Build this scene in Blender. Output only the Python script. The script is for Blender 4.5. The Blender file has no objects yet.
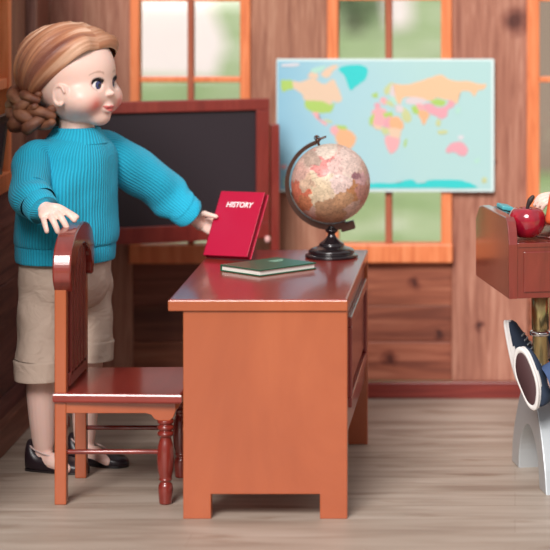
import bpy, bmesh, math, random
import numpy as np
from mathutils import Vector, Matrix, noise
random.seed(7)
S = 0.01                      # everything below is written in centimetres (18-inch doll scale), scaled to metres at the end
COL = bpy.context.scene.collection
V = Vector
WM = {}                       # world matrices of thing roots (cm)

# ------------------------------------------------------------------ helpers
def newobj(name, data, parent=None):
    o = bpy.data.objects.new(name, data); COL.objects.link(o)
    if parent is not None: o.parent = parent
    return o
def root(name, loc, label, cat, rz=0, group=None):
    o = newobj(name, None)
    o.location = loc; o.rotation_euler = (0, 0, rz); o.empty_display_size = .01
    o['label'] = label; o['category'] = cat
    if group: o['group'] = group
    WM[o.name] = Matrix.Translation(V(loc)) @ Matrix.Rotation(rz, 4, 'Z')
    return o
def topmost(o):
    while o.parent is not None: o = o.parent
    return o
def part(name, bm, mats, parent=None, kind=None, label=None, local=False):
    me = bpy.data.meshes.new(name)
    if isinstance(bm, bmesh.types.BMesh):
        bm.to_mesh(me); bm.free()
    else:
        me = bm; me.name = name
    if not isinstance(mats, (list, tuple)): mats = [mats]
    if len(me.materials): me.materials.clear()
    for m in mats: me.materials.append(m)
    if parent is not None and not local:
        r = topmost(parent)
        if r.name in WM: me.transform(WM[r.name].inverted())
    o = newobj(name, me, parent)
    if kind: o['kind'] = kind
    if label: o['label'] = label
    return o
def tag(o, label, cat, group=None):
    o['label'] = label; o['category'] = cat
    if group: o['group'] = group
    return o
def merge(bm, tmp, mat=0, smooth=False):
    for f in tmp.faces:
        f.material_index = mat
        if smooth: f.smooth = True
    me = bpy.data.meshes.new('t'); tmp.to_mesh(me); tmp.free()
    bm.from_mesh(me); bpy.data.meshes.remove(me)
def BM(): return bmesh.new()
def box(bm, x0, x1, y0, y1, z0, z1, bev=.08, mat=0, M=None, seg=2):
    t = BM(); bmesh.ops.create_cube(t, size=1)
    for v in t.verts:
        v.co = V(((x0+x1)/2+v.co.x*(x1-x0), (y0+y1)/2+v.co.y*(y1-y0), (z0+z1)/2+v.co.z*(z1-z0)))
    if bev > 0:
        b = min(bev, .45*min(abs(x1-x0), abs(y1-y0), abs(z1-z0)))
        bmesh.ops.bevel(t, geom=t.edges[:], offset=b, segments=seg, affect='EDGES', profile=.5)
    if M is not None: bmesh.ops.transform(t, matrix=M, verts=t.verts)
    bmesh.ops.recalc_face_normals(t, faces=t.faces)
    merge(bm, t, mat)
    return bm
def rings(bm, R, cap=True, smooth=True, mat=0, closed=True, uv=True):
    """R: list of rings (equal length lists of Vectors). Lofts a skin, with UVs u around, v along."""
    t = BM(); n = len(R[0])
    vs = [[t.verts.new(p) for p in r] for r in R]
    lay = t.loops.layers.uv.new('UVMap')
    m = n if closed else n-1
    for i in range(len(R)-1):
        for j in range(m):
            k = (j+1) % n
            f = t.faces.new((vs[i][j], vs[i][k], vs[i+1][k], vs[i+1][j]))
            f.smooth = smooth
            for l, (a, b) in zip(f.loops, ((j, i), (j+1, i), (j+1, i+1), (j, i+1))):
                l[lay].uv = (a/n, b/(len(R)-1))
    if cap and closed:
        t.faces.new(vs[0][::-1]).smooth = smooth
        t.faces.new(vs[-1]).smooth = smooth
        bmesh.ops.recalc_face_normals(t, faces=t.faces)
    for f in t.faces: f.material_index = mat
    me = bpy.data.meshes.new('t'); t.to_mesh(me); t.free(); bm.from_mesh(me); bpy.data.meshes.remove(me)
    return bm
def catmull(P, n):
    P = [V(p) for p in P]; Q = [P[0]*2-P[1]] + P + [P[-1]*2-P[-2]]; out = []
    for i in range(1, len(Q)-2):
        for k in range(n):
            t = k/n; a, b, c, d = Q[i-1], Q[i], Q[i+1], Q[i+2]
            out.append(.5*((2*b)+(c-a)*t+(2*a-5*b+4*c-d)*t*t+(3*b-a-3*c+d)*t**3))
    out.append(P[-1]); return out
def interp(xs, t):
    f = t*(len(xs)-1); i = min(int(f), len(xs)-2); return xs[i]*(1-f+i)+xs[i+1]*(f-i)
def tube(bm, P, rad, seg=16, up=(0, 0, 1), flat=1.0, sub=6, disp=None, round_ends=True, mat=0, cap=True):
    """Tube along a Catmull path; rad = list of radii along it; flat scales the second axis."""
    C = catmull(P, sub) if sub > 1 else [V(p) for p in P]
    n = len(C); R = []
    T = [(C[min(i+1, n-1)]-C[max(i-1, 0)]).normalized() for i in range(n)]
    a = V(up) - T[0]*V(up).dot(T[0])
    if a.length < 1e-4: a = T[0].orthogonal()
    a.normalize()
    def ring(c, a, b, r, i):
        out = []
        for j in range(seg):
            th = 2*math.pi*j/seg
            rr = r + (disp(i/(n-1), j/seg) if disp else 0)
            out.append(c + a*math.cos(th)*rr*flat + b*math.sin(th)*rr)
        return out
    for i in range(n):
        a = (a - T[i]*a.dot(T[i])).normalized(); b = T[i].cross(a)
        r = interp(rad, i/(n-1))
        if i == 0 and round_ends:
            for q in (85, 60, 35): q = math.radians(q); R.append(ring(C[0]-T[0]*r*math.sin(q), a, b, r*math.cos(q), 0))
        R.append(ring(C[i], a, b, r, i))
        if i == n-1 and round_ends:
            for q in (35, 60, 85): q = math.radians(q); R.append(ring(C[i]+T[i]*r*math.sin(q), a, b, r*math.cos(q), i))
    return rings(bm, R, mat=mat, cap=cap)
def lathe(bm, c, prof, seg=32, axis=(0, 0, 1), mat=0):
    ax = V(axis).normalized(); a = ax.orthogonal().normalized(); b = ax.cross(a); R = []
    for r, h in prof:
        r = max(r, .002)
        R.append([V(c)+ax*h+a*math.cos(2*math.pi*j/seg)*r+b*math.sin(2*math.pi*j/seg)*r for j in range(seg)])
    return rings(bm, R, mat=mat)
def smoothprof(prof, n=5):
    return [(p.x, p.y) for p in catmull([(r, h, 0) for r, h in prof], n)]
def ball(bm, c, r, M=None, sub=3, mat=0):
    t = BM(); bmesh.ops.create_icosphere(t, subdivisions=sub, radius=1)
    r = (r, r, r) if not isinstance(r, (tuple, list)) else r
    mm = Matrix.Translation(V(c)) @ (M if M is not None else Matrix.Identity(4)) @ Matrix.Diagonal((*r, 1))
    bmesh.ops.transform(t, matrix=mm, verts=t.verts)
    merge(bm, t, mat, True); return bm
def prism(bm, pts, ext, bev=.05, mat=0, smooth=False):
    """Closed polygon (list of Vectors) extruded along ext."""
    t = BM(); a = [t.verts.new(V(p)) for p in pts]; b = [t.verts.new(V(p)+V(ext)) for p in pts]; n = len(a)
    fa = t.faces.new(a); fb = t.faces.new(b[::-1])
    for i in range(n): 
        f = t.faces.new((a[i], b[i], b[(i+1) % n], a[(i+1) % n]))
    bmesh.ops.recalc_face_normals(t, faces=t.faces)
    if bev > 0:
        es = [e for e in t.edges if e in fa.edges[:] or e in fb.edges[:]]
        bmesh.ops.bevel(t, geom=es, offset=bev, segments=2, affect='EDGES', profile=.5)
    merge(bm, t, mat, smooth); return bm
def frame_m(o, x, y, z):
    m = Matrix.Identity(4)
    for i, a in enumerate((x, y, z)): 
        a = V(a).normalized()
        for k in range(3): m[k][i] = a[k]
    for k in range(3): m[k][3] = V(o)[k]
    return m

# ------------------------------------------------------------------ materials
def mat(name, col=(.5, .5, .5), rough=.5, metal=0, coat=0, spec=.5, coatr=.1):
    m = bpy.data.materials.new(name); m.use_nodes = True
    b = m.node_tree.nodes['Principled BSDF']
    b.inputs['Base Color'].default_value = (*col, 1); b.inputs['Roughness'].default_value = rough
    b.inputs['Metallic'].default_value = metal; b.inputs['Coat Weight'].default_value = coat
    b.inputs['Coat Roughness'].default_value = coatr; b.inputs['Specular IOR Level'].default_value = spec
    return m
def N(m, t, **kw):
    n = m.node_tree.nodes.new(t)
    for k, v in kw.items():
        if k in n.inputs: n.inputs[k].default_value = v
        else: setattr(n, k, v)
    return n
def L(m, a, b): m.node_tree.links.new(a, b)
def P(m): return m.node_tree.nodes['Principled BSDF']
def coords(m, scale=(1, 1, 1), rot=(0, 0, 0), kind='Object'):
    tc = N(m, 'ShaderNodeTexCoord'); mp = N(m, 'ShaderNodeMapping')
    k = 100 if kind == 'Object' else 1
    mp.inputs['Scale'].default_value = tuple(k*s for s in scale); mp.inputs['Rotation'].default_value = rot
    L(m, tc.outputs[kind], mp.inputs['Vector']); return mp.outputs['Vector']
def ramp(m, fac, stops):
    r = N(m, 'ShaderNodeValToRGB'); e = r.color_ramp.elements
    while len(e) < len(stops): e.new(.5)
    for x, (p, c) in zip(e, stops): x.position = p; x.color = (*c, 1)
    L(m, fac, r.inputs['Fac']); return r.outputs['Color']
def bump(m, h, strength=.3, dist=.05):
    b = N(m, 'ShaderNodeBump'); b.inputs['Strength'].default_value = strength; b.inputs['Distance'].default_value = dist*S
    L(m, h, b.inputs['Height']); L(m, b.outputs['Normal'], P(m).inputs['Normal'])
def tint(m, colsock, attr='tint'):
    a = N(m, 'ShaderNodeAttribute'); a.attribute_name = attr
    x = N(m, 'ShaderNodeMix', data_type='RGBA', blend_type='MULTIPLY'); x.inputs['Factor'].default_value = 1
    L(m, colsock, x.inputs[6]); L(m, a.outputs['Color'], x.inputs[7]); return x.outputs[2]
def wood(name, c1, c2, c3, grain=(1, 1, .08), scale=1.0, rough=.6, coat=0, bumps=.25, tinted=False, knots=False):
    m = mat(name, c2, rough, coat=coat)
    v = coords(m, grain)
    w = N(m, 'ShaderNodeTexNoise'); w.inputs['Scale'].default_value = scale*1.2; w.inputs['Detail'].default_value = 8
    w.inputs['Roughness'].default_value = .6; w.inputs['Distortion'].default_value = .9
    L(m, v, w.inputs['Vector'])
    col = ramp(m, w.outputs['Fac'], [(.3, c1), (.5, c2), (.7, c3)])
    if tinted: col = tint(m, col)
    if knots:
        kv = coords(m, tuple(.16*(1 if g > .3 else .55) for g in grain))
        vo = N(m, 'ShaderNodeTexVoronoi'); vo.inputs['Scale'].default_value = .55; L(m, kv, vo.inputs['Vector'])
        kc = ramp(m, vo.outputs['Distance'], [(.0, (.18, .1, .08)), (.07, (.5, .38, .32)), (.13, (1, 1, 1))])
        x = N(m, 'ShaderNodeMix', data_type='RGBA', blend_type='MULTIPLY'); x.inputs['Factor'].default_value = .9
        L(m, col, x.inputs[6]); L(m, kc, x.inputs[7]); col = x.outputs[2]
    L(m, col, P(m).inputs['Base Color'])
    if bumps: bump(m, w.outputs['Fac'], bumps, .06)
    return m

M = {}
M['board_v'] = wood('wall_boards_upright', (.23, .08, .05), (.39, .17, .11), (.53, .28, .195), (1, 1, .055), 1.5, .55, tinted=True)
M['board_h'] = wood('wall_boards_level', (.14, .036, .02), (.28, .084, .044), (.42, .155, .088), (.07, 1, .8), .8, .5, tinted=True)
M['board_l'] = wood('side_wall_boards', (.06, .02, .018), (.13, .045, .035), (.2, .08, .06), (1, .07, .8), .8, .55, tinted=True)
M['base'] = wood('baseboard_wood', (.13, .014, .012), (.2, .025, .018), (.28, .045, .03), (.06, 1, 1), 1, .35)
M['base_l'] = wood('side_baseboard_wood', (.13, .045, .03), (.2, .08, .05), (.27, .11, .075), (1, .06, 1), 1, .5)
M['trim'] = wood('orange_trim', (.62, .15, .05), (.76, .22, .08), (.84, .30, .13), (1, 1, .08), 1.2, .45)
M['mull'] = wood('mullion_wood', (.28, .06, .03), (.38, .10, .05), (.46, .15, .08), (1, 1, .08), 1.2, .45)
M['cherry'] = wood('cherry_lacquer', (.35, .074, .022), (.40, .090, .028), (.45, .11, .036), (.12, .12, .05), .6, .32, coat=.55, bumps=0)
M['cherry_shaded_top'] = wood('cherry_lacquer_shaded_top', (.20, .018, .012), (.25, .024, .015), (.3, .032, .02), (.3, .04, 1), .8, .3, coat=.5, bumps=0)  # cherry darkened for top faces, their dimmer light put into the colour
M['cherry_red'] = wood('red_mahogany', (.15, .016, .011), (.20, .022, .015), (.25, .03, .02), (.5, .5, .08), .8, .25, coat=.8, bumps=0)
M['mahog_and_shade'] = wood('dark_mahogany_and_desk_shade', (.17, .018, .014), (.22, .026, .02), (.28, .04, .028), (.5, .5, .08), .8, .35, coat=.4, bumps=0)  # frame wood, also the painted shade of the desk's right face
M['slate'] = mat('slate_black', (.022, .014, .02), .55)
M['black'] = mat('glossy_black', (.012, .009, .011), .22, coat=.5)
M['bronze'] = mat('dark_bronze', (.085, .04, .03), .35, .6)
M['brass'] = mat('greenish_brass', (.62, .5, .24), .28, .9)
M['chrome'] = mat('chrome', (.8, .8, .8), .15, 1)
M['silver'] = mat('silver_painted_iron', (.50, .54, .56), .32, .35)
M['leather'] = mat('black_leather', (.018, .01, .014), .35)
M['lining'] = mat('pale_lining', (.6, .45, .42), .6)
M['navy'] = mat('navy_canvas', (.018, .032, .062), .8)
M['white_rub'] = mat('white_rubber', (.8, .78, .76), .5)
M['sole'] = mat('brown_outsole', (.075, .035, .038), .55)
M['lace'] = mat('grey_lace', (.35, .4, .42), .7)
M['red_book'] = mat('crimson_cloth_cover', (.46, .004, .04), .38, coat=.15)
M['red_book2'] = mat('dark_crimson_edge', (.34, .01, .035), .5)
M['green_book'] = mat('green_cover', (.016, .105, .055), .4, coat=.2)
M['pages'] = mat('page_edges', (.78, .76, .7), .8)
M['white_ink'] = mat('white_ink', (.9, .85, .85), .6)
M['teal'] = mat('teal_plastic', (.08, .42, .48), .4)
M['lash'] = mat('lash_black', (.02, .012, .015), .7)
M['glass'] = bpy.data.materials.new('window_glass'); M['glass'].use_nodes = True
g = M['glass']; g.node_tree.nodes.clear()
o_ = N(g, 'ShaderNodeOutputMaterial'); tr = N(g, 'ShaderNodeBsdfTransparent'); tr.inputs['Color'].default_value = (.95, .97, .95, 1)
gl = N(g, 'ShaderNodeBsdfGlossy'); gl.inputs['Roughness'].default_value = .03
fr = N(g, 'ShaderNodeFresnel'); fr.inputs['IOR'].default_value = 1.45; mx = N(g, 'ShaderNodeMixShader')
L(g, fr.outputs[0], mx.inputs[0]); L(g, tr.outputs[0], mx.inputs[1]); L(g, gl.outputs[0], mx.inputs[2]); L(g, mx.outputs[0], o_.inputs['Surface'])

def attr_mat(name, rough=.5, coat=0, sss=0, attr='Col', spec=.5):
    m = mat(name, rough=rough, coat=coat, spec=spec)
    a = N(m, 'ShaderNodeAttribute'); a.attribute_name = attr
    L(m, a.outputs['Color'], P(m).inputs['Base Color'])
    if sss:
        P(m).inputs['Subsurface Weight'].default_value = sss
        P(m).inputs['Subsurface Radius'].default_value = (.6, .3, .2); P(m).inputs['Subsurface Scale'].default_value = .003
    return m
M['skin'] = attr_mat('doll_vinyl_skin', .42, sss=.25)
M['eye'] = attr_mat('doll_eye', .08, coat=1)
M['globe'] = attr_mat('globe_print', .5, coat=.12)
def setcol(me, cols, name='Col'):
    a = me.color_attributes.new(name, 'FLOAT_COLOR', 'POINT')
    c = np.ones((len(me.vertices), 4), dtype=np.float32); c[:, :3] = cols
    a.data.foreach_set('color', c.ravel())

M['hair'] = attr_mat('strawberry_blonde_hair', .38, spec=.6)
hb = coords(M['hair'], (1, 1, 1)); 
nn = N(M['hair'], 'ShaderNodeTexNoise'); nn.inputs['Scale'].default_value = 3.0; nn.inputs['Detail'].default_value = 4
uvn = coords(M['hair'], (150, 2.0, 1), kind='UV'); L(M['hair'], uvn, nn.inputs['Vector'])
bump(M['hair'], nn.outputs['Fac'], .6, .06)
P(M['hair']).inputs['Anisotropic'].default_value = .5

def knit(name, col, dark, n=110, rough=.85, strength=.8):
    m = mat(name, col, rough); P(m).inputs['Sheen Weight'].default_value = .08
    uv = coords(m, (1, 1, 1), kind='UV'); sx = N(m, 'ShaderNodeSeparateXYZ'); L(m, uv, sx.inputs[0])
    ml = N(m, 'ShaderNodeMath', operation='MULTIPLY'); ml.inputs[1].default_value = n*2*math.pi; L(m, sx.outputs[0], ml.inputs[0])
    sn = N(m, 'ShaderNodeMath', operation='SINE'); L(m, ml.outputs[0], sn.inputs[0])
    r = N(m, 'ShaderNodeMapRange'); r.inputs[1].default_value = -1; r.inputs[2].default_value = 1; L(m, sn.outputs[0], r.inputs[0])
    nz = N(m, 'ShaderNodeTexNoise'); nz.inputs['Scale'].default_value = 5; nz.inputs['Detail'].default_value = 5; L(m, coords(m), nz.inputs['Vector'])
    ad = N(m, 'ShaderNodeMath', operation='ADD'); L(m, r.outputs[0], ad.inputs[0]); L(m, nz.outputs['Fac'], ad.inputs[1])
    c = ramp(m, r.outputs[0], [(0, dark), (.45, col), (1, col)])
    L(m, c, P(m).inputs['Base Color']); bump(m, ad.outputs[0], strength, .07); return m
TEAL, TEALD = (.010, .46, .68), (.006, .32, .52)
M['knit'] = knit('turquoise_rib_knit', TEAL, TEALD, 92)
M['knit_s'] = knit('turquoise_rib_knit_sleeve', TEAL, TEALD, 46)
M['knit_c'] = knit('turquoise_rib_knit_collar', TEAL, TEALD, 52)
M['orange_knit'] = knit('orange_red_knit', (.62, .07, .03), (.4, .04, .02), 40)
m = M['khaki'] = mat('khaki_twill', (.58, .45, .36), .8)
nz = N(m, 'ShaderNodeTexNoise'); nz.inputs['Scale'].default_value = .42; nz.inputs['Detail'].default_value = 2; nz.inputs['Distortion'].default_value = 1.2
L(m, coords(m, (1, 1, 1.3)), nz.inputs['Vector']); bump(m, nz.outputs['Fac'], .5, .6)
M['denim'] = mat('blue_denim', (.05, .09, .2), .85)
m = M['apple'] = mat('apple_skin', (.42, .004, .012), .14, coat=.8)
nz = N(m, 'ShaderNodeTexNoise'); nz.inputs['Scale'].default_value = 1.2; L(m, coords(m, (1, 1, .4)), nz.inputs['Vector'])
L(m, ramp(m, nz.outputs['Fac'], [(.3, (.22, .003, .018)), (.7, (.38, .006, .022))]), P(m).inputs['Base Color'])

# floor: greyish beige planks running left-right
m = M['floor'] = mat('floor_planks', (.4, .33, .27), .5)
nz = N(m, 'ShaderNodeTexNoise'); nz.inputs['Scale'].default_value = 1; nz.inputs['Detail'].default_value = 7; nz.inputs['Distortion'].default_value = .5
L(m, coords(m, (.05, .42, 1)), nz.inputs['Vector'])
c = ramp(m, nz.outputs['Fac'], [(.25, (.27, .20, .155)), (.45, (.38, .305, .245)), (.6, (.45, .375, .31)), (.78, (.52, .45, .385))])
n2 = N(m, 'ShaderNodeTexNoise'); n2.inputs['Scale'].default_value = 1; n2.inputs['Detail'].default_value = 3; L(m, coords(m, (.1, .35, 1), (0, 0, .02)), n2.inputs['Vector'])
kn = ramp(m, n2.outputs['Fac'], [(.6, (1, 1, 1)), (.74, (.62, .5, .42))])
x = N(m, 'ShaderNodeMix', data_type='RGBA', blend_type='MULTIPLY'); x.inputs['Factor'].default_value = .8
L(m, c, x.inputs[6]); L(m, kn, x.inputs[7])
br = N(m, 'ShaderNodeTexBrick'); br.inputs['Scale'].default_value = 1; br.inputs['Mortar Size'].default_value = .02; br.inputs['Brick Width'].default_value = 60
br.inputs['Row Height'].default_value = 5.6; br.inputs['Color1'].default_value = (1, 1, 1, 1); br.inputs['Color2'].default_value = (.9, .88, .86, 1); br.inputs['Mortar'].default_value = (.6, .5, .45, 1)
L(m, coords(m), br.inputs['Vector'])
y = N(m, 'ShaderNodeMix', data_type='RGBA', blend_type='MULTIPLY'); y.inputs['Factor'].default_value = .8
L(m, x.outputs[2], y.inputs[6]); L(m, br.outputs['Color'], y.inputs[7]); L(m, y.outputs[2], P(m).inputs['Base Color'])

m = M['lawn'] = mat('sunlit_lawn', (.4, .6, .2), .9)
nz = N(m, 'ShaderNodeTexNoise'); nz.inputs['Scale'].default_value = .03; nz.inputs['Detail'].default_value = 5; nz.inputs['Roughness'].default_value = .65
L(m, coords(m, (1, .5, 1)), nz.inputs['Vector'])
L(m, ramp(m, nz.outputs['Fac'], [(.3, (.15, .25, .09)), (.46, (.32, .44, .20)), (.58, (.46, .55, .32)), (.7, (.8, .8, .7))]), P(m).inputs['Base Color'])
M['paving'] = mat('pale_paving', (.92, .80, .78), .8)
M['leaf'] = mat('leaf_green', (.16, .3, .08), .7)
M['leaf_d'] = mat('dark_leaf', (.12, .17, .09), .7)
M['bark'] = mat('bark', (.13, .09, .075), .9)
M['whitewall'] = mat('white_render', (.95, .93, .92), .8)

def knots(m, pts):
    src = P(m).inputs['Base Color'].links[0].from_socket; v = coords(m)
    nz = N(m, 'ShaderNodeTexNoise'); nz.inputs['Scale'].default_value = .9; L(m, v, nz.inputs['Vector'])
    for (x_, z_, r_) in pts:
        a = N(m, 'ShaderNodeVectorMath', operation='MULTIPLY_ADD'); a.inputs[1].default_value = (1.4, 0, 1.4); a.inputs[2].default_value = (-.7, 0, -.7); L(m, nz.outputs['Color'], a.inputs[0])
        b = N(m, 'ShaderNodeVectorMath', operation='ADD'); L(m, v, b.inputs[0]); L(m, a.outputs[0], b.inputs[1])
        c = N(m, 'ShaderNodeVectorMath', operation='MULTIPLY_ADD'); c.inputs[1].default_value = (1, 0, 1); c.inputs[2].default_value = (-x_, 0, -z_); L(m, b.outputs[0], c.inputs[0])
        d = N(m, 'ShaderNodeVectorMath', operation='LENGTH'); L(m, c.outputs[0], d.inputs[0])
        e = N(m, 'ShaderNodeMapRange'); e.inputs[1].default_value = r_*.3; e.inputs[2].default_value = r_*1.5; L(m, d.outputs['Value'], e.inputs[0])
        k = ramp(m, e.outputs[0], [(0, (.22, .12, .12)), (.5, (.62, .5, .5)), (1, (1, 1, 1))])
        x = N(m, 'ShaderNodeMix', data_type='RGBA', blend_type='MULTIPLY'); x.inputs['Factor'].default_value = 1; L(m, src, x.inputs[6]); L(m, k, x.inputs[7]); src = x.outputs[2]
    L(m, src, P(m).inputs['Base Color'])
knots(M['board_v'], [(0.1, 44.6, 1.5), (-4.4, 8.5, .55), (-2.4, 28.0, .4)])
knots(M['board_h'], [(-14.9, 4.7, .8), (-12, 13.5, .7), (-9, 7.4, .5)])
# ------------------------------------------------------------------ camera model: px -> world
FPX, CH, VX, VY, Y0 = 2630., 58.36, 515., -95., 250.
def pz(px, py, Y):
    s = FPX/(Y0+Y); return V(((px-VX)/s, Y, CH-(py-VY)/s))

# ------------------------------------------------------------------ the room
def struct(name, bm, mt): return part(name, bm, mt, None, kind='structure')
bm = BM(); box(bm, -62, 60, -130, 63, -1.5, 0, 0); struct('floor', bm, M['floor'])
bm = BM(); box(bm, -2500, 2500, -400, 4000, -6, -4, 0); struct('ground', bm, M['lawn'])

YW = 61.3
def tintmesh(o, tints):
    """tints: list of colours per vertex range (n verts, colour)."""
    a = o.data.color_attributes.new('tint', 'FLOAT_COLOR', 'POINT'); c = []
    for n, col in tints: c += [(*col, 1)]*n
    for i, q in enumerate(c): a.data[i].color = q
def boards(name, specs, mats):
    bm = BM(); T = []
    for (x0, x1, y0, y1, z0, z1, mi, col) in specs:
        n0 = len(bm.verts); box(bm, x0, x1, y0, y1, z0, z1, .12, mi); T.append((len(bm.verts)-n0, col))
    o = struct(name, bm, mats); tintmesh(o, T); return o
def rt(a=.82, b=1.12, warm=0):
    k = random.uniform(a, b); return (k, k*random.uniform(.93, 1.05), k*random.uniform(.93, 1.07))
sp = []
ZT = 62
def vboards(x0, x1, cuts, z0=2.0, z1=ZT):
    xs = [x0]+cuts+[x1]
    for a, b in zip(xs[:-1], xs[1:]):
        sp.append((a, b, YW, YW+1.6, z0, z1, 0, rt(.9, 1.1)))
vboards(-56.5, -45.3, [-51.2])
vboards(-31.4, -22.1, [])
vboards(-7.5, 1.5, [])
vboards(16.0, 40, [24, 32])
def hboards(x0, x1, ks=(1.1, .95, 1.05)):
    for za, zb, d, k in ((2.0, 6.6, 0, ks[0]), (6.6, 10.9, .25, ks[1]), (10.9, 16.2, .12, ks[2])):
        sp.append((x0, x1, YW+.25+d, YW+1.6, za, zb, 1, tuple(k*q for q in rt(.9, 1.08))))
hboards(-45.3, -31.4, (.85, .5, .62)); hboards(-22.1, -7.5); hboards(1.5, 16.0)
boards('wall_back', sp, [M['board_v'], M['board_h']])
# darker narrow batten left of the first window down to the floor
bm = BM(); box(bm, -57, 60, YW-.55, YW+.2, 0, 2.0, .15); struct('baseboard_back', bm, M['base'])

def window(n, x0, a0, a1, b0, b1, x1, zsill=18.2, zb=16.0, muntins=(37.7, 47.3, 57), depth=.55):
    bm = BM(); yf = YW-depth
    box(bm, x0, a0, yf, YW+1.9, zb+1, ZT, .12)
    box(bm, b1, x1, yf, YW+1.9, zb+1, ZT, .12)
    box(bm, x0-.1, x1+.1, yf-.35, YW+1.9, zb, zsill, .15)
    for z in muntins: box(bm, a0, b1, yf+.5, YW+1.2, z-.32, z+.32, .08)
    o = struct('window_%d' % n, bm, M['trim'])
    bm = BM(); box(bm, a1+.05, b0-.05, yf+.3, YW+1.5, zsill, ZT, .12); q_ = part('window_mullion', bm, M['mull'], o); q_['kind'] = 'structure'
    bm = BM(); box(bm, a0-.1, b1+.1, YW+.9, YW+1.0, zsill-.1, ZT, 0)
    gp = part('window_pane', bm, M['glass'], o); gp['kind'] = 'structure'
    return o
window(1, -45.5, -44.4, -38.8, -38.0, -32.5, -31.3)
window(2, -22.2, -20.9, -15.4, -14.5, -8.75, -7.45, 18.3, 16.1, muntins=(28.2, 37.7, 47.4, 57))
window(3, 1.4, 2.9, 8.4, 9.3, 14.8, 16.1, 18.3, 16.1)

# left wall (plane X=-55) with its window
XL = -55.0
sp = []
z = 0
for k, zt in enumerate((5.5, 11.5, 17.5, 23.5, 28.0)):
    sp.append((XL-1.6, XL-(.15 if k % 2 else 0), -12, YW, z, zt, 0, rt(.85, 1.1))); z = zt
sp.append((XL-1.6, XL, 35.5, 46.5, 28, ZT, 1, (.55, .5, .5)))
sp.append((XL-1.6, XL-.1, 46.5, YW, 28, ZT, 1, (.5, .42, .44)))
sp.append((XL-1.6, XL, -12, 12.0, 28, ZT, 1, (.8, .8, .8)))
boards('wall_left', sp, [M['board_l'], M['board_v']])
bm = BM()
box(bm, XL-1.7, XL+.35, 34.0, 35.6, 28, ZT, .1); box(bm, XL-1.7, XL+.35, 12, 13.5, 28, ZT, .1)
box(bm, XL-1.7, XL+.5, 12, 35.7, 27.6, 29.6, .1); box(bm, XL-1.5, XL+.2, 13.5, 34, 38.6, 39.7, .1); box(bm, XL-1.5, XL+.2, 13.5, 34, 48.6, 49.7, .1)
box(bm, XL-1.5, XL, 23, 24, 29, ZT, .1)
o = struct('window_4', bm, M['trim'])
bm = BM(); box(bm, XL-1.2, XL-1.1, 13, 35, 28.5, ZT, 0); gp = part('window_pane', bm, M['glass'], o); gp['kind'] = 'structure'
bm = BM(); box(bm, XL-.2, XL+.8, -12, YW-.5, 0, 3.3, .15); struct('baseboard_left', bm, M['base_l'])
# slim corner post
bm = BM(); box(bm, XL-.1, XL+1.2, 45.5, 46.6, 3.3, ZT, .2); struct('trim_1', bm, wood('corner_post', (.12, .05, .04), (.2, .09, .07), (.28, .14, .11), (1, 1, .07)))

# ------------------------------------------------------------------ outside
def blobby(name, c, r, n, mt, label, cat, trunk=None):
    t = root(name, (c[0], c[1], -4), label, cat)
    bm = BM(); rnd = random.Random(int(abs(c[0])+c[1]))
    for i in range(n):
        d = V((rnd.gauss(0, 1), rnd.gauss(0, 1), rnd.gauss(0, 1))).normalized()*rnd.uniform(.3, 1)
        p = V(c)+V((d.x*r[0], d.y*r[1], d.z*r[2])); q = rnd.uniform(.08, .16)*max(r)
        tt = BM(); bmesh.ops.create_icosphere(tt, subdivisions=1, radius=q)
        for v in tt.verts: v.co = v.co*rnd.uniform(.75, 1.25)+p
        merge(bm, tt)
    part('foliage', bm, mt, t)
    if trunk:
        bm = BM(); tube(bm, [(c[0], c[1], -4), (c[0], c[1], c[2])], [trunk, trunk*.7], 10, up=(1, 0, 0)); part('trunk', bm, M['bark'], t)
    return t
def gp(px, py, z=-4.):     # ground point through a pixel
    d = FPX*(CH-z)/(py-VY); return V(((px-VX)*d/FPX, d-Y0, z))
# pale paved strip seen through the first window
bm = BM()
pts = [gp(40, 74), gp(215, 78), gp(226, 40), gp(205, -8), gp(215, -60), gp(-60, -60), gp(-60, 30)]
prism(bm, [p+V((0, 0, -.3)) for p in pts], (0, 0, .6), 0); struct('path_paving', bm, M['paving'])
bm = BM(); pts = [gp(388, 30), gp(412, 26), gp(410, -30), gp(380, -30)]
prism(bm, [p+V((0, 0, -.3)) for p in pts], (0, 0, .6), 0); struct('path_stone', bm, M['paving'])
p = gp(100, 10); bm = BM(); box(bm, p.x-150, p.x+108, p.y+60, p.y+90, -4, 90, 2); struct('wall_garden', bm, M['whitewall'])
p = gp(352, 34); blobby('garden_bush', (p.x, p.y+12, 14), (16, 16, 18), 90, M['leaf_d'], 'dark leafy bush on the lawn behind the world map window', 'bush', 3)
p = gp(545, 190)
t = root('garden_tree', (p.x+9, p.y+60, -4), 'tall grey brown tree trunk outside the right hand window', 'tree')
bm = BM(); tube(bm, [(p.x+9, p.y+60, -4), (p.x+8, p.y+62, 60), (p.x+10, p.y+60, 150)], [26, 20, 16], 20, up=(1, 0, 0), disp=lambda a, b: 1.2*math.sin(b*44)+.8*math.sin(b*23+a*9)); part('trunk', bm, mat('grey_bark', (.28, .2, .17), .9), t)
bm = BM(); rnd = random.Random(3)
for i in range(160):
    q = V((rnd.gauss(0, 55), rnd.gauss(0, 55), rnd.gauss(0, 28)))+V((p.x+10, p.y+60, 200)); tt = BM(); bmesh.ops.create_icosphere(tt, subdivisions=1, radius=rnd.uniform(9, 17)); bmesh.ops.translate(tt, verts=tt.verts, vec=q); merge(bm, tt)
part('crown', bm, M['leaf'], t)

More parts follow.
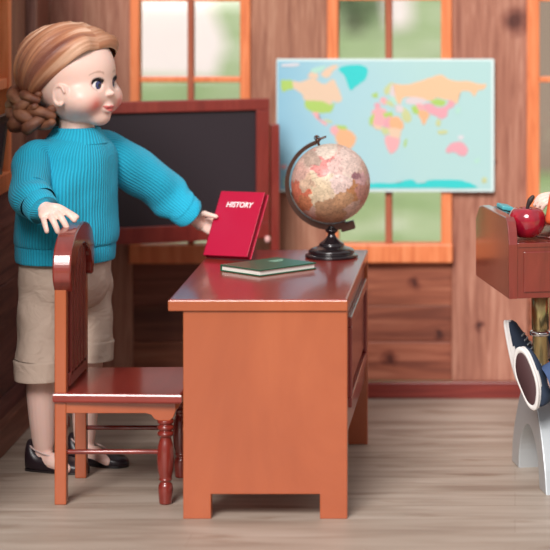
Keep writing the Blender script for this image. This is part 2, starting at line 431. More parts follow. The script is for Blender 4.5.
# ------------------------------------------------------------------ world map
YM = YW-.95
MX0, MX1, MZ0, MZ1 = -28.15, -2.45, 24.5, 40.2
mp = root('world_map', (-15.3, YM, MZ0), 'pale blue world map poster mounted across the middle window', 'map')
def seamat():
    m = mat('map_sea', (.5, .75, .8), .6)
    nz = N(m, 'ShaderNodeTexNoise'); nz.inputs['Scale'].default_value = .12; nz.inputs['Detail'].default_value = 2
    L(m, coords(m), nz.inputs['Vector'])
    tc = N(m, 'ShaderNodeTexCoord'); sx = N(m, 'ShaderNodeSeparateXYZ'); L(m, tc.outputs['Object'], sx.inputs[0])
    r = N(m, 'ShaderNodeMapRange'); r.inputs[1].default_value = -.128; r.inputs[2].default_value = .1; L(m, sx.outputs[0], r.inputs[0])
    a = N(m, 'ShaderNodeMath', operation='MULTIPLY_ADD'); a.inputs[1].default_value = .35; L(m, nz.outputs['Fac'], a.inputs[0]); L(m, r.outputs[0], a.inputs[2])
    L(m, ramp(m, a.outputs[0], [(.15, (.24, .50, .66)), (.5, (.38, .62, .69)), (.9, (.42, .65, .65))]), P(m).inputs['Base Color']); return m
bm = BM(); box(bm, MX0, MX1, YM, YM+.3, MZ0, MZ1, .05); part('sheet', bm, mat('map_border', (.66, .80, .80), .6), mp)
bm = BM(); box(bm, MX0+.12, MX1-.35, YM-.02, YM+.1, MZ0+.3, MZ1-.25, 0); part('sea', bm, seamat(), mp)
MC = {'tan': (.74, .55, .40), 'green': (.40, .60, .14), 'pink': (.80, .40, .42), 'orange': (.80, .44, .24), 'teal': (.03, .60, .60),
      'russia': (.80, .52, .32), 'rose': (.74, .36, .42), 'lilac': (.68, .60, .62), 'olive': (.55, .60, .30), 'mint': (.42, .70, .60), 'faint': (.68, .66, .70)}
mk = list(MC); mm = [mat('map_'+k, MC[k], .6) for k in mk]
LAND = [
 ('green', [(280.5,81),(284,80),(293,81),(293,89),(288,90),(283,92),(281,88)]),
 ('tan', [(293,81),(300,82),(306,80),(313,78),(318,81),(322,84),(326,84),(330,80),(334,80),(337,86),(340,92),(342,99),(338,103),(334,101),(330,105),(324,102),(318,101),(305,100.5),(302,95),(297,90),(293,88)]),
 ('tan', [(325,70),(331,66),(338,65),(334,70),(330,76),(325,78),(321,74)]),
 ('tan', [(307,77),(311,72),(317,73),(319,78),(313,78)]),
 ('green', [(305,100.5),(318,101),(324,102),(330,105),(335,103),(333,108),(331,112),(324,113),(319,113),(313,112),(308,110),(305,106)]),
 ('pink', [(312,112),(318,113),(319,118),(324,121),(328,124),(325,125),(318,120),(314,116)]),
 ('olive', [(324,119),(332,121),(331,123),(325,121)]),
 ('pink', [(332,127),(338,125),(343,127),(340,131),(336,136),(331,133),(330,129)]),
 ('green', [(336,125),(345,126),(347,129),(340,130)]),
 ('orange', [(340,129),(348,130),(354,134),(356,138),(353,146),(348,151),(342,150),(338,144),(335,137)]),
 ('rose', [(338,144),(343,150),(341,158),(338,166),(335,163),(335,150)]),
 ('teal', [(338,70),(344,66),(358,65),(367,68),(366,78),(361,83),(356,86),(352,90),(349,88),(346,80),(344,75)]),
 ('mint', [(310,70),(318,67),(326,66),(322,71),(314,73)]),
 # europe
 ('olive', [(384,90),(388,84),(393,82),(391,89),(388,95),(385,94)]),
 ('lilac', [(391,84),(397,86),(396,95),(392,97),(390,92)]),
 ('pink', [(380,99),(384,97),(388,101),(385,105),(381,103)]),
 ('olive', [(385,101),(391,101),(394,107),(388,105)]),
 ('green', [(372,94),(377,93),(377,98),(373,97)]),
 ('mint', [(388,97),(396,97),(398,103),(392,103)]),
 ('rose', [(374,104),(379,103),(380,108),(375,108)]),
 # russia
 ('russia', [(393,83),(400,85),(410,84),(420,81),(432,77),(441,74.5),(448,79),(458,81),(468,81),(478,84),(486,84),(484,89),(478,91),(474,97),(471,92),(462,91),(459,97),(457,104),(453,101),(445,99),(436,98),(430,101),(420,99),(410,97),(403,98),(400,105),(396,99)]),
 ('lilac', [(405,99),(413,97),(424,99),(425,103),(415,104),(407,104)]),
 ('green', [(411,107),(416,105),(420,108),(419,114),(413,113)]),
 ('green', [(430,101),(437,99),(446,101),(443,106),(434,105)]),
 ('rose', [(424,104),(430,103),(437,107),(446,106),(449,100),(455,103),(453,107),(448,110),(447,116),(441,119),(434,115),(428,112),(424,109)]),
 ('pink', [(416,104),(423,104),(424,110),(420,112)]),
 ('orange', [(420,110),(426,111),(430,115),(427,120),(424,125),(421,120),(418,114)]),
 ('olive', [(402,107),(408,110),(412,119),(407,123),(402,118)]),
 ('lilac', [(395,105),(402,106),(403,112),(396,112)]),
 ('olive', [(437,119),(441,121),(440,127),(436,124)]),
 # africa
 ('pink', [(372,110),(378,108),(386,110),(387,118),(383,126),(376,127),(371,120)]),
 ('green', [(369,119),(374,113),(373,124),(370,125)]),
 ('green', [(383,113),(392,112),(392,118),(385,118)]),
 ('rose', [(385,118),(391,116),(390,128),(384,127)]),
 ('orange', [(391,117),(399,117),(404,125),(401,130),(392,130),(389,124)]),
 ('tan', [(371,124),(383,127),(384,130),(376,129)]),
 ('olive', [(381,128),(388,128),(388,134),(383,134)]),
 ('tan', [(388,128),(401,129),(400,136),(397,140),(390,137)]),
 ('pink', [(386,135),(396,138),(400,140),(398,147),(394,152),(390,153),(387,148),(385,140)]),
 ('green', [(404,142),(407,139),(406,146),(404,147)]),
 # se asia, australia
 ('olive', [(437,131),(446,130),(447,133),(439,134)]),
 ('faint', [(458,136),(464,136),(462,140),(459,139)]),
 ('rose', [(446,149),(450,144),(457,142),(463,143),(468,150),(465,156),(460,155),(455,152),(447,153)]),
 ('mint', [(474,160),(480,158),(479,162),(475,163)]),
 ('mint', [(455,110),(460,107),(460,112),(457,114)]),
 # antarctica
 ('teal', [(330,184),(352,183),(372,183),(395,183.5),(402,182),(406,180),(413,180),(417,183),(424,183.5),(428,180.5),(440,179.5),(458,180),(470,183),(477,187),(470,188),(440,188),(372,188),(330,188)]),
 ('pink', [(281,165),(286,165),(286,168),(281,168)]),
 ('faint', [(282,64),(298,63.6),(298,66),(282,66.4)]),
 ('mint', [(283.5,178),(285,178),(285,186),(283.5,186)]),
 ('olive', [(482,178),(486,178),(486,183),(482,183)]),
]
def cont(pl):
    x = sum(a for a, b in pl)/len(pl); y = sum(b for a, b in pl)/len(pl)
    if x < 300 and y < 68: return 'caption_line'
    if x < 300 and y > 160: return 'legend_mark' if y < 172 else 'scale_mark'
    if x > 480 and y > 170: return 'seal_mark'
    if y > 170: return 'antarctica'
    if x < 352 and y > 124: return 'south_america'
    if x < 369: return 'north_america'
    if y > 109 and x < 408: return 'africa'
    if x > 435 and y > 128: return 'australia_and_islands'
    return 'eurasia'
CB = {}
for q, (k, pl) in enumerate(LAND):
    bm = CB.setdefault(cont(pl), BM())
    P0 = [pz(x, y, YM-.1) for x, y in pl]; y = YM-.03-.0006*q
    c = [V((p.x, y, p.z)) for p in catmull(P0+[P0[0]], 3)[:-1]]
    for i, p in enumerate(c):
        n_ = noise.noise_vector(p*1.7)*.10; p.x += n_.x; p.z += n_.z
    t = BM(); f = t.faces.new([t.verts.new(p) for p in c]); bmesh.ops.triangulate(t, faces=[f]); bmesh.ops.recalc_face_normals(t, faces=t.faces)
    for f in t.faces:
        if f.normal.y > 0: f.normal_flip()
    merge(bm, t, mk.index(k))
for k_, b_ in CB.items(): part(k_, b_, mm, mp)

# ------------------------------------------------------------------ blackboard on easel posts
pR, pLft = V((-28.45, 54.2)), V((-50.6, 46.6))
d2 = (pR-pLft).normalized(); Wd = (pR-pLft).length
F = frame_m((pLft.x, pLft.y, 0), (d2.x, d2.y, 0), (-d2.y, d2.x, 0), (0, 0, 1))
bb = root('blackboard', (pLft.x, pLft.y, 0), 'large blackboard in a reddish brown frame standing behind the doll', 'blackboard', math.atan2(d2.y, d2.x))
ZB0, ZB1 = 20.0, 36.0
bm = BM(); box(bm, 1.2, Wd-1.2, .1, .5, ZB0+1.2, ZB1-1.0, 0, M=F); part('slate_panel', bm, M['slate'], bb)
bm = BM()
for a in ((0, Wd, ZB0-.15, ZB0+1.75), (0, Wd, ZB1-1.3, ZB1), (0, 1.5, ZB0+1.7, ZB1-1.3), (Wd-1.55, Wd, ZB0+1.7, ZB1-1.3)):
    box(bm, a[0], a[1], -.3, .8, a[2], a[3], .1, M=F)
part('frame', bm, M['mahog_and_shade'], bb)
for xx in (Wd+.15, -1.15):
    bm = BM(); box(bm, xx, xx+1.0, -.5, .6, 0, 33.0, .12, M=F); box(bm, xx-.1, xx+1.1, -2.9, 3.0, 0, 1.3, .2, M=F); part('post', bm, M['mahog_and_shade'], bb)
    bm = BM(); q = F @ V((xx+.5 if xx < 0 else Wd-.3, -.45, ZB0-.25)); ball(bm, q, (.33, .3, .42)); part('knob', bm, mat('pale_pink_knob', (.75, .42, .40), .4), bb)

# ------------------------------------------------------------------ teacher's desk
dk = root('teacher_desk', (-24, 17.8, 0), 'orange cherry wooden desk carrying the globe and books', 'desk')
XA, XB = -31.55, -15.95; DY = 35.7
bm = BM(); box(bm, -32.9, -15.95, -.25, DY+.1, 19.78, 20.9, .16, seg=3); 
part('desktop', bm, [M['cherry_shaded_top']], dk)  # maroon top is painted shade on the same cherry wood
bm = BM(); box(bm, -32.95, -15.9, -.3, -.1, 19.8, 20.82, .08); part('lit_front_edge', bm, M['cherry'], dk, label='front edge strip coloured lit orange')  # added strip, colours the desktop's front edge as if lit
def endboard(y0, y1):
    bm = BM()
    pts = [(XA, 0), (XA+2.65, 0), (XA+2.65, 2.35), (XB-2.6, 2.35), (XB-2.6, 0), (XB, 0), (XB, 19.78), (XA, 19.78)]
    prism(bm, [V((x, y0, z)) for x, z in pts], (0, y1-y0, 0), .07)
    return bm
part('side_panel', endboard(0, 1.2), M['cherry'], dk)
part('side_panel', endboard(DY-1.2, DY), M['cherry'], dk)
bm = BM(); box(bm, XB-1.0, XB-.35, 1.2, DY-1.2, 7.0, 19.78, .05); part('front_panel', bm, M['mahog_and_shade'], dk)  # cherry panel facing right, its shade painted in as darker wood
fp = [o for o in dk.children if o.name.startswith('front_panel')][0]
bm = BM()
for (a, b, c_, d) in ((5.0, DY-4.0, 17.4, 18.4), (5.0, DY-4.0, 9.6, 10.6), (5.0, 6.2, 10.6, 17.4), (DY-5.2, DY-4, 10.6, 17.4)):
    box(bm, XB-.4, XB+.15, a, b, c_, d, .15)
box(bm, XB-.4, XB-.15, 6.8, DY-5.8, 11.2, 16.8, .2)
part('moulding', bm, M['mahog_and_shade'], fp)  # same painted shade as the panel behind it
bm = BM(); box(bm, XA+.3, XB-1.0, 1.2, 11, 6.0, 19.6, .05); part('drawer_case', bm, M['cherry'], dk)
for zz in (6.3, 10.8, 15.2):
    bm = BM(); box(bm, XA-.05, XA+.35, 1.6, 10.6, zz, zz+4.0, .12); dr = part('drawer', bm, M['cherry'], dk)
    bm = BM(); lathe(bm, (XA-.05, 4.2, zz+ (0 if zz > 15 else 0)+ .1 + 1.3), [(.2, 0), (.16, .12), (.34, .25), (.36, .38), (.2, .48), (0, .5)], 20, (-1, 0, 0)); part('knob', bm, M['cherry'], dr)

# ------------------------------------------------------------------ chair
ch = root('wooden_chair', (-38.5, 12.3, 0), 'small cherry wooden chair with turned front legs beside the desk', 'chair')
bm = BM(); pts = [(-44.9, 5.4), (-32.3, 4.75), (-32.3, 20.3), (-44.9, 19.8)]
prism(bm, [V((x, y, 10.0)) for x, y in pts], (0, 0, .93), .22); 
for f in bm.faces: f.smooth = False
part('seat', bm, M['cherry_shaded_top'], ch)  # seat top dimmed through its colour, like the desktop
for y0, y1 in ((5.8, 7.0), (17.7, 18.9)):
    bm = BM(); box(bm, -44.8, -43.65, y0, y1, 0, 21.3, .1); part('back_post', bm, M['cherry'], ch)
# side rails and front rail with scrolled bracket
for y0, y1 in ((5.9, 6.8), (17.8, 18.7)):
    bm = BM()
    pts = [(-43.7, 8.9), (-43.7, 10.0), (-33.0, 10.0), (-33.0, 9.2), (-33.25, 8.5), (-33.6, 8.15), (-34.6, 8.15), (-35.1, 8.35), (-35.4, 8.75), (-35.9, 8.9)]
    prism(bm, [V((x, y0, z)) for x, z in pts], (0, y1-y0, 0), .06); part('seat_rail', bm, M['cherry'], ch)
bm = BM(); box(bm, -33.8, -33.1, 6.8, 17.8, 8.9, 10.0, .06); part('seat_rail', bm, M['cherry'], ch)
lp = [(.5, 0), (.62, .1), (.66, .5), (.74, 1.4), (.66, 1.9), (.52, 2.15), (.66, 2.4), (.62, 2.6), (.78, 3.4), (.84, 4.6), (.76, 5.6), (.6, 6.2), (.56, 6.5), (.78, 6.75), (.78, 7.0), (.6, 7.15), (.8, 7.35), (.8, 7.6), (.62, 7.75), (.8, 7.95), (.8, 8.2)]
for y in (6.3, 18.25):
    bm = BM(); lathe(bm, (-34.05, y, 0), smoothprof(lp, 3), 28); part('turned_leg', bm, M['cherry_red'], ch)
for y in (6.4, 18.3):
    bm = BM(); tube(bm, [(-43.8, y, 5.05), (-34.3, y, 5.05)], [.24, .24], 12, sub=2, up=(0, 0, 1)); part('stretcher', bm, M['cherry_red'], ch)
# crest: arched outer curve with rounded ears, inner arch
yc = 12.35
half = [(-7.0, 21.35), (-7.45, 22.0), (-7.5, 23.2), (-6.9, 24.6), (-5.4, 25.7), (-3.2, 26.4), (0, 26.75)]
inner = [(0, 24.6), (-2.6, 24.2), (-4.4, 23.2), (-5.2, 22.0), (-5.35, 20.9), (-6.4, 20.75)]
outer = catmull([(0, a, b) for a, b in half+[(-a*.93, b) for a, b in half[-2::-1]]], 5)
inn = catmull([(0, a, b) for a, b in [(-a, b) for a, b in inner[::-1]][:-1]+inner], 3)
loop = [V((-44.85, yc+p.y, p.z)) for p in outer]+[V((-44.85, yc+p.y, p.z)) for p in inn]
bm = BM(); prism(bm, loop, (1.8, 0, 0), .16); part('crest_rail', bm, M['cherry_red'], ch)
for ys in (8.6, 10.5, 12.35, 14.2, 16.1):
    bm = BM(); box(bm, -44.7, -43.5, ys-.62, ys+.62, 12.2, 24.75, .08); part('slat', bm, M['mahog_and_shade'], ch)
bm = BM(); box(bm, -44.6, -43.5, 7.0, 17.7, 11.3, 12.6, .08); part('lower_back_rail', bm, M['mahog_and_shade'], ch)

# ------------------------------------------------------------------ books
e1 = V((4.97, -3.0, .18)); e2 = V((-1.59, -3.02, -6.43)); nb = e1.cross(e2).normalized(); e2 = nb.cross(e1).normalized()*e2.length
w, h, th = e1.length, e2.length, .85
TL = V((-31.46, 31.6, 27.74))
FB = frame_m(TL, e1, e2, nb)         # x right, y down the cover, z into the book
hb_ = root('history_book', TL+e1/2+e2, 'crimson book with white lettering held upright by the standing doll', 'book')
bm = BM(); box(bm, 0, w, 0, h, 0, .1, .03, M=FB); box(bm, 0, w, 0, h, th-.1, th, .03, M=FB)
box(bm, -.02, .12, 0, h, 0, th, .04, M=FB); part('cover', bm, M['red_book'], hb_)
bm = BM(); box(bm, .1, w-.15, .12, h-.12, .1, th-.1, 0, M=FB); part('page_block', bm, M['red_book2'], hb_)
def text_mesh(s, size, ext, shear=0, off=0):
    cu = bpy.data.curves.new('t', 'FONT'); cu.body = s; cu.size = size; cu.extrude = ext; cu.shear = shear; cu.offset = off; cu.space_character = 1.02
    o = bpy.data.objects.new('t', cu); COL.objects.link(o); bpy.context.view_layer.update()
    me = bpy.data.meshes.new_from_object(o.evaluated_get(bpy.context.evaluated_depsgraph_get()))
    bpy.data.objects.remove(o); return me
tm = text_mesh('HISTORY', .80, .015, .12, .018)
xs = [v.co.x for v in tm.vertices]; wd = max(xs)-min(xs); k = (.60*w)/wd
tm.transform(Matrix.Scale(k, 4)); tm.transform(Matrix.Rotation(math.pi, 4, 'X'))
tm.transform(FB @ Matrix.Translation(V((.21*w, .245*h, -.01))))
part('title_lettering', tm, M['white_ink'], hb_, label='white title letters')

def flat_book(name, c, ang, L_, W_, th, z, label, mc):
    R = root(name, (c[0], c[1], z), label, 'book', ang)
    FM = Matrix.Translation(V((c[0], c[1], z))) @ Matrix.Rotation(ang, 4, 'Z')
    bm = BM(); box(bm, -L_/2, L_/2, -W_/2, W_/2, 0, .13, .04, M=FM); box(bm, -L_/2, L_/2, -W_/2, W_/2, th-.13, th, .04, M=FM); box(bm, -L_/2, L_/2, W_/2-.12, W_/2+.05, 0, th, .05, M=FM)
    part('cover', bm, mc, R)
    bm = BM(); box(bm, -L_/2+.15, L_/2-.15, -W_/2+.15, W_/2-.1, .13, th-.13, 0, M=FM); part('page_block', bm, M['pages'], R)
    return R, FM
gb, FM = flat_book('green_book', (-25.3, 19.9), math.radians(47), 7.7, 6.1, .68, 20.9, 'green hardback book lying flat on the desk beside the red book', M['green_book'])
bm = BM()
for i in range(4): box(bm, 1.2+.0, 3.2-.3*i, 1.3-.32*i, 1.45-.32*i, .675, .69, 0, M=FM)
part('cover_marks', bm, mat('pale_green_ink', (.3, .5, .38), .6), gb)

# ------------------------------------------------------------------ globe
gc = V((-19.6, 29.6, 28.78)); GR = 4.2
gr = root('desk_globe', (gc.x, gc.y, 20.9), 'antique cream and pink globe on a black turned stand on the desk', 'globe')
ax = V((-.30, -.05, 1)).normalized()
bm = BM(); bmesh.ops.create_icosphere(bm, subdivisions=7, radius=GR)
for f in bm.faces: f.smooth = True
me = bpy.data.meshes.new('g'); bm.to_mesh(me); bm.free()
pats = [  # image-plane patch centres (px offset / 40), radius, colour
 (-.22, -.58, .34, (.62, .22, .20)), (-.45, -.62, .2, (.42, .3, .24)), (.03, -.2, .55, (.66, .54, .46)), (-.05, .2, .55, (.66, .52, .38)), (-.35, .15, .35, (.66, .52, .36)),
 (-.82, .2, .3, (.62, .17, .10)), (-.66, .52, .22, (.55, .2, .1)), (-.75, -.25, .24, (.6, .36, .3)), (-.6, .0, .2, (.62, .42, .3)), (.52, .22, .28, (.48, .22, .10)), (.3, .42, .25, (.52, .30, .17)),
 (.12, -.42, .2, (.62, .42, .38)), (.62, -.16, .12, (.3, .14, .16)), (.78, -.1, .2, (.62, .36, .36)), (.45, -.6, .35, (.66, .5, .44)), (0, .75, .4, (.45, .27, .16)), (.85, .25, .25, (.52, .24, .2)), (.25, -.02, .25, (.68, .52, .48)), (-.1, -.92, .3, (.6, .5, .42))]
co = np.empty(len(me.vertices)*3, dtype=np.float32); me.vertices.foreach_get('co', co); co = co.reshape(-1, 3)
cols = np.zeros((len(co), 3)); PS = sorted(pats, key=lambda z_: -z_[2])
tocam = V((19.6, -279.6, 29.6)).normalized(); rgt = V((0, 0, 1)).cross(-tocam).normalized()*-1; rgt = V((tocam.y*-1, tocam.x, 0)).normalized(); upv = tocam.cross(rgt)*1
if upv.z < 0: upv = -upv
if rgt.x < 0: rgt = -rgt
for i, p in enumerate(co):
    p = V(p)/GR; q = p + noise.noise_vector(p*4)*.10+noise.noise_vector(p*11)*.05
    a, b, f = q.dot(rgt), -q.dot(upv), q.dot(tocam)
    base = V((.60, .40, .33)); n1 = noise.noise(p*2.2+V((3, 1, 7))); n2 = noise.noise(p*6+V((9, 4, 2))); n3 = noise.noise(p*16); n4 = noise.noise(p*30)
    if f < .05:
        if n1 > .05: base = V((.62, .5, .36)) if n2 > 0 else V((.5, .22, .14))
    else:
        for (pa, pb, r, c) in PS:
            if (a-pa)**2+(b-pb)**2 < r*r*(1+.4*n2): base = V(c)
    if abs(n2) < .03: base = base*.72
    base = base*(1+.24*n3+.2*n2)
    if n4 > .42: base = base*.62
    lat = math.degrees(math.asin(max(-1, min(1, p.dot(ax)))))
    if abs((lat+100) % 20-10) > 9.55: base = base*.85
    cols[i] = base
setcol(me, cols)
me.transform(Matrix.Translation(gc)); part('sphere', me, M['globe'], gr)
side = (V((-1, 0, 0)) - ax*V((-1, 0, 0)).dot(ax)).normalized()
top_a, bot_a = 2, 184
bm = BM(); AR = 4.62; R_ = []
nrm = ax.cross(side).normalized()
for i in range(49):
    t = math.radians(top_a+(bot_a-top_a)*i/48); d = ax*math.cos(t)+side*math.sin(t)
    hw = .28+.28*(i/48)**2; ww = .2+.16*(i/48)**2
    R_.append([gc+d*(AR+a*ww)+nrm*b*hw for a, b in ((-1, -1), (1, -1), (1, 1), (-1, 1))])
rings(bm, R_, smooth=False); 
box(bm, -.75, .75, -.55, .55, -.55, .35, .12, M=frame_m(gc-ax*AR+V((.45, 0, -.05)), V((1, 0, .28)), (0, 1, 0), V((-.28, 0, 1))))
part('meridian_arm', bm, M['bronze'], gr)
bm = BM(); tube(bm, [gc+ax*(GR-.1), gc+ax*(AR+.55)], [.13, .13], 10, sub=1); ball(bm, gc+ax*(AR+.15), .28); tube(bm, [gc+ax*(AR+.1)+V((0, 0, .1)), gc+ax*(AR+.35)+V((.9, 0, .22))], [.16, .1], 10, sub=1)
t = BM(); R2 = []
for i in range(16):
    a = 2*math.pi*i/16; c = gc+ax*(AR+.45)+V((math.cos(a)*.24, 0, math.sin(a)*.24)); R2.append(c)
tube(bm, R2+[R2[0]], [.06], 8, sub=1, up=(0, 1, 0)) if 0 else tube(bm, R2+[R2[0]], [.06, .06], 8, sub=1, up=(0, 1, 0))
part('pivot_screw', bm, M['bronze'], gr)
bm = BM(); sc_ = V((gc.x+.1, gc.y, 20.9))
lathe(bm, sc_, smoothprof([(2.75, 0), (2.8, .12), (2.8, .3), (2.55, .42), (2.4, .5), (2.45, .7), (2.2, .95), (1.6, 1.15), (1.35, 1.3), (1.3, 1.5), (.95, 1.75), (.6, 2.05), (.42, 2.35), (.4, 2.55), (.62, 2.75), (.66, 2.95), (.45, 3.15), (.4, 3.35)], 3), 48)
part('stand', bm, M['black'], gr)

# ------------------------------------------------------------------ head geometry (shared by both dolls), local axes f,l,u
def sd_ell(p, c, r):
    q = p-np.array(c); r = np.array(r); k0 = np.linalg.norm(q/r, axis=1); k1 = np.linalg.norm(q/(r*r), axis=1)+1e-9; return k0*(k0-1)/k1
def smin(a, b, k): h = np.clip(.5+.5*(b-a)/k, 0, 1); return b*(1-h)+a*h-k*h*(1-h)
def smax(a, b, k): return -smin(-a, -b, k)
def head_base(p):
    d = sd_ell(p, (-.2, 0, .55), (5.05, 4.2, 4.45))
    d = smin(d, sd_ell(p, (1.5, 0, -1.9), (3.45, 3.6, 3.05)), .7)
    for s in (-1, 1):
        d = smin(d, sd_ell(p, (2.75, s*1.75, -2.2), (2.1, 2.05, 1.75)), .5)
    d = smin(d, sd_ell(p, (3.75, 0, -4.25), (.85, 1.15, .75)), 1.0)
    d = smin(d, sd_ell(p, (4.72, 0, -3.15), (.42, .8, .5)), .35)       # muzzle
    d = smin(d, sd_ell(p, (5.02, 0, -3.0), (.22, .72, .15)), .12)      # upper lip
    d = smin(d, sd_ell(p, (4.98, 0, -3.42), (.25, .55, .2)), .12)          # lower lip
    d = smax(d, -sd_ell(p, (5.25, 0, -3.21), (.3, .85, .05)), .08)      # mouth line
    d = smin(d, sd_ell(p, (4.4, 0, -1.25), (.38, .24, .62)), .35)        # nose bridge
    d = smin(d, sd_ell(p, (5.12, 0, -1.65), (.36, .38, .33)), .25)       # nose tip
    for s in (-1, 1):
        d = smin(d, sd_ell(p, (4.98, s*.36, -1.72), (.28, .24, .24)), .15)
    return d
def head_surface(l, u):
    lo, hi = 0., 8.
    for _ in range(30):
        m_ = (lo+hi)/2
        if head_base(np.array([[m_, l, u]]))[0] < 0: lo = m_
        else: hi = m_
    p = np.array([lo, l, u]); e_ = .05
    g = np.array([head_base((p+d_)[None])[0]-head_base((p-d_)[None])[0] for d_ in np.eye(3)*e_]); return V(p), V(g).normalized()
def eye_frame(s):
    p, n = head_surface(s*EYL, EYU); side_ = V((0, 0, 1)).cross(n).normalized(); return p, n, side_, n.cross(side_)
EYL, EYU, EYR = 1.48, -.66, .9
def head_sdf(p):
    d = head_base(p)
    for s in (-1, 1):
        c, n, a, b = EF[s]; q = p-np.array(c); q = np.stack([q @ np.array(n), q @ np.array(a), q @ np.array(b)], axis=1)
        d = smax(d, -sd_ell(q, (0, 0, 0), (.36, .74, .62)), .1)
    return d
EF = {s_: eye_frame(s_) for s_ in (-1, 1)}
def head_radius(D):
    lo = np.full(len(D), 2.0); hi = np.full(len(D), 8.0)
    for _ in range(26):
        mid = (lo+hi)/2; ins = head_sdf(D*mid[:, None]) < 0; lo = np.where(ins, mid, lo); hi = np.where(ins, hi, mid)
    return lo
def head_bm(bm, MH):
    t = BM(); bmesh.ops.create_icosphere(t, subdivisions=7, radius=1)
    D = np.array([v.co[:] for v in t.verts]); r = head_radius(D)
    for v, d, q in zip(t.verts, D, r): v.co = MH @ V(d*q)
    merge(bm, t, 0, True)
    for s in (-1, 1):       # ears
        E = lambda a, b, c: MH @ V((1.65+a, s*(3.97+b), -1.7+c))
        ball(bm, E(0, -.12, 0), (.2, .2, .2))
        m3 = MH @ Matrix.Translation(V((1.65, s*3.82, -1.7))) @ Matrix.Rotation(s*-.25, 4, 'Z') @ Matrix.Rotation(.15, 4, 'Y')
        t = BM(); bmesh.ops.create_icosphere(t, subdivisions=3, radius=1); bmesh.ops.transform(t, matrix=m3 @ Matrix.Diagonal((.85, .36, 1.1, 1)), verts=t.verts); merge(bm, t, 0, True)
        arc = [E(.68*math.cos(a)-.08, .16, .98*math.sin(a)+.0) for a in [math.radians(q) for q in (20, 55, 90, 125, 160, 195, 230, 265, 290)]]
        tube(bm, arc, [.13, .2, .2, .2, .24], 10, sub=3)
def yaw_m(loc, yaw, pitch=0, roll=0):
    return Matrix.Translation(V(loc)) @ Matrix.Rotation(yaw, 4, 'Z') @ Matrix.Rotation(pitch, 4, 'Y') @ Matrix.Rotation(roll, 4, 'X')
def hand(bm, W, d, up, thumbside, curls, side_bend=(0, 0, 0, 0), scale=1.0, thumb=None, lens=(1.75, 1.95, 1.85, 1.5)):
    """W wrist, d hand direction, up = back-of-hand normal, thumbside vector."""
    d = V(d).normalized(); up = (V(up)-d*V(up).dot(d)).normalized(); ts = d.cross(up)
    if ts.dot(V(thumbside)) < 0: ts = -ts
    k = scale; FMx = frame_m((0, 0, 0), d, ts, up).to_3x3()
    R_ = []
    for t, wy, wz in ((-.6, .68, .6), (0, .72, .55), (.5, .9, .5), (1.0, 1.12, .48), (1.5, 1.22, .44), (1.9, 1.15, .36), (2.05, .9, .2)):
        c = W+d*t*k; R_.append([c+ts*math.cos(a)*wy*k+up*math.sin(a)*wz*k for a in [2*math.pi*j/20 for j in range(20)]])
    rings(bm, R_)
    for i in range(4):
        off = (.87, .3, -.28, -.84)[i]; p = W+d*(1.55-abs(off)*.15)*k+ts*off*k; path = [p]; dirv = d.copy()
        dirv = (dirv+ts*(off*.14+side_bend[i])).normalized(); r0 = (.33, .34, .33, .29)[i]*k
        seg = [.5, lens[i]*.42, lens[i]*.33, lens[i]*.25]; ang = [0, curls[i]*.5, curls[i]*.9, curls[i]*.6]
        for sl, a in zip(seg, ang):
            axr = dirv.cross(up).normalized(); 
            dirv = (Matrix.Rotation(-a, 3, axr) @ dirv).normalized()
            p = p+dirv*sl*k; path.append(p)
        tube(bm, path, [r0, r0, r0*.95, r0*.88, r0*.8], 12, up=up, sub=4)
    if thumb is None: thumb = [W+d*.45*k+ts*.7*k-up*.1, W+d*1.0*k+ts*1.25*k-up*.15, W+d*1.75*k+ts*1.6*k-up*.3, W+d*2.25*k+ts*1.65*k-up*.45]
    tube(bm, thumb, [.42*k, .36*k, .32*k, .26*k], 12, up=up, sub=4)
def limb(bm, P_, rad, flat=1.0): tube(bm, P_, rad, 20, up=(.3, .2, 1), sub=6, flat=flat)
SK = V((.86, .60, .52))
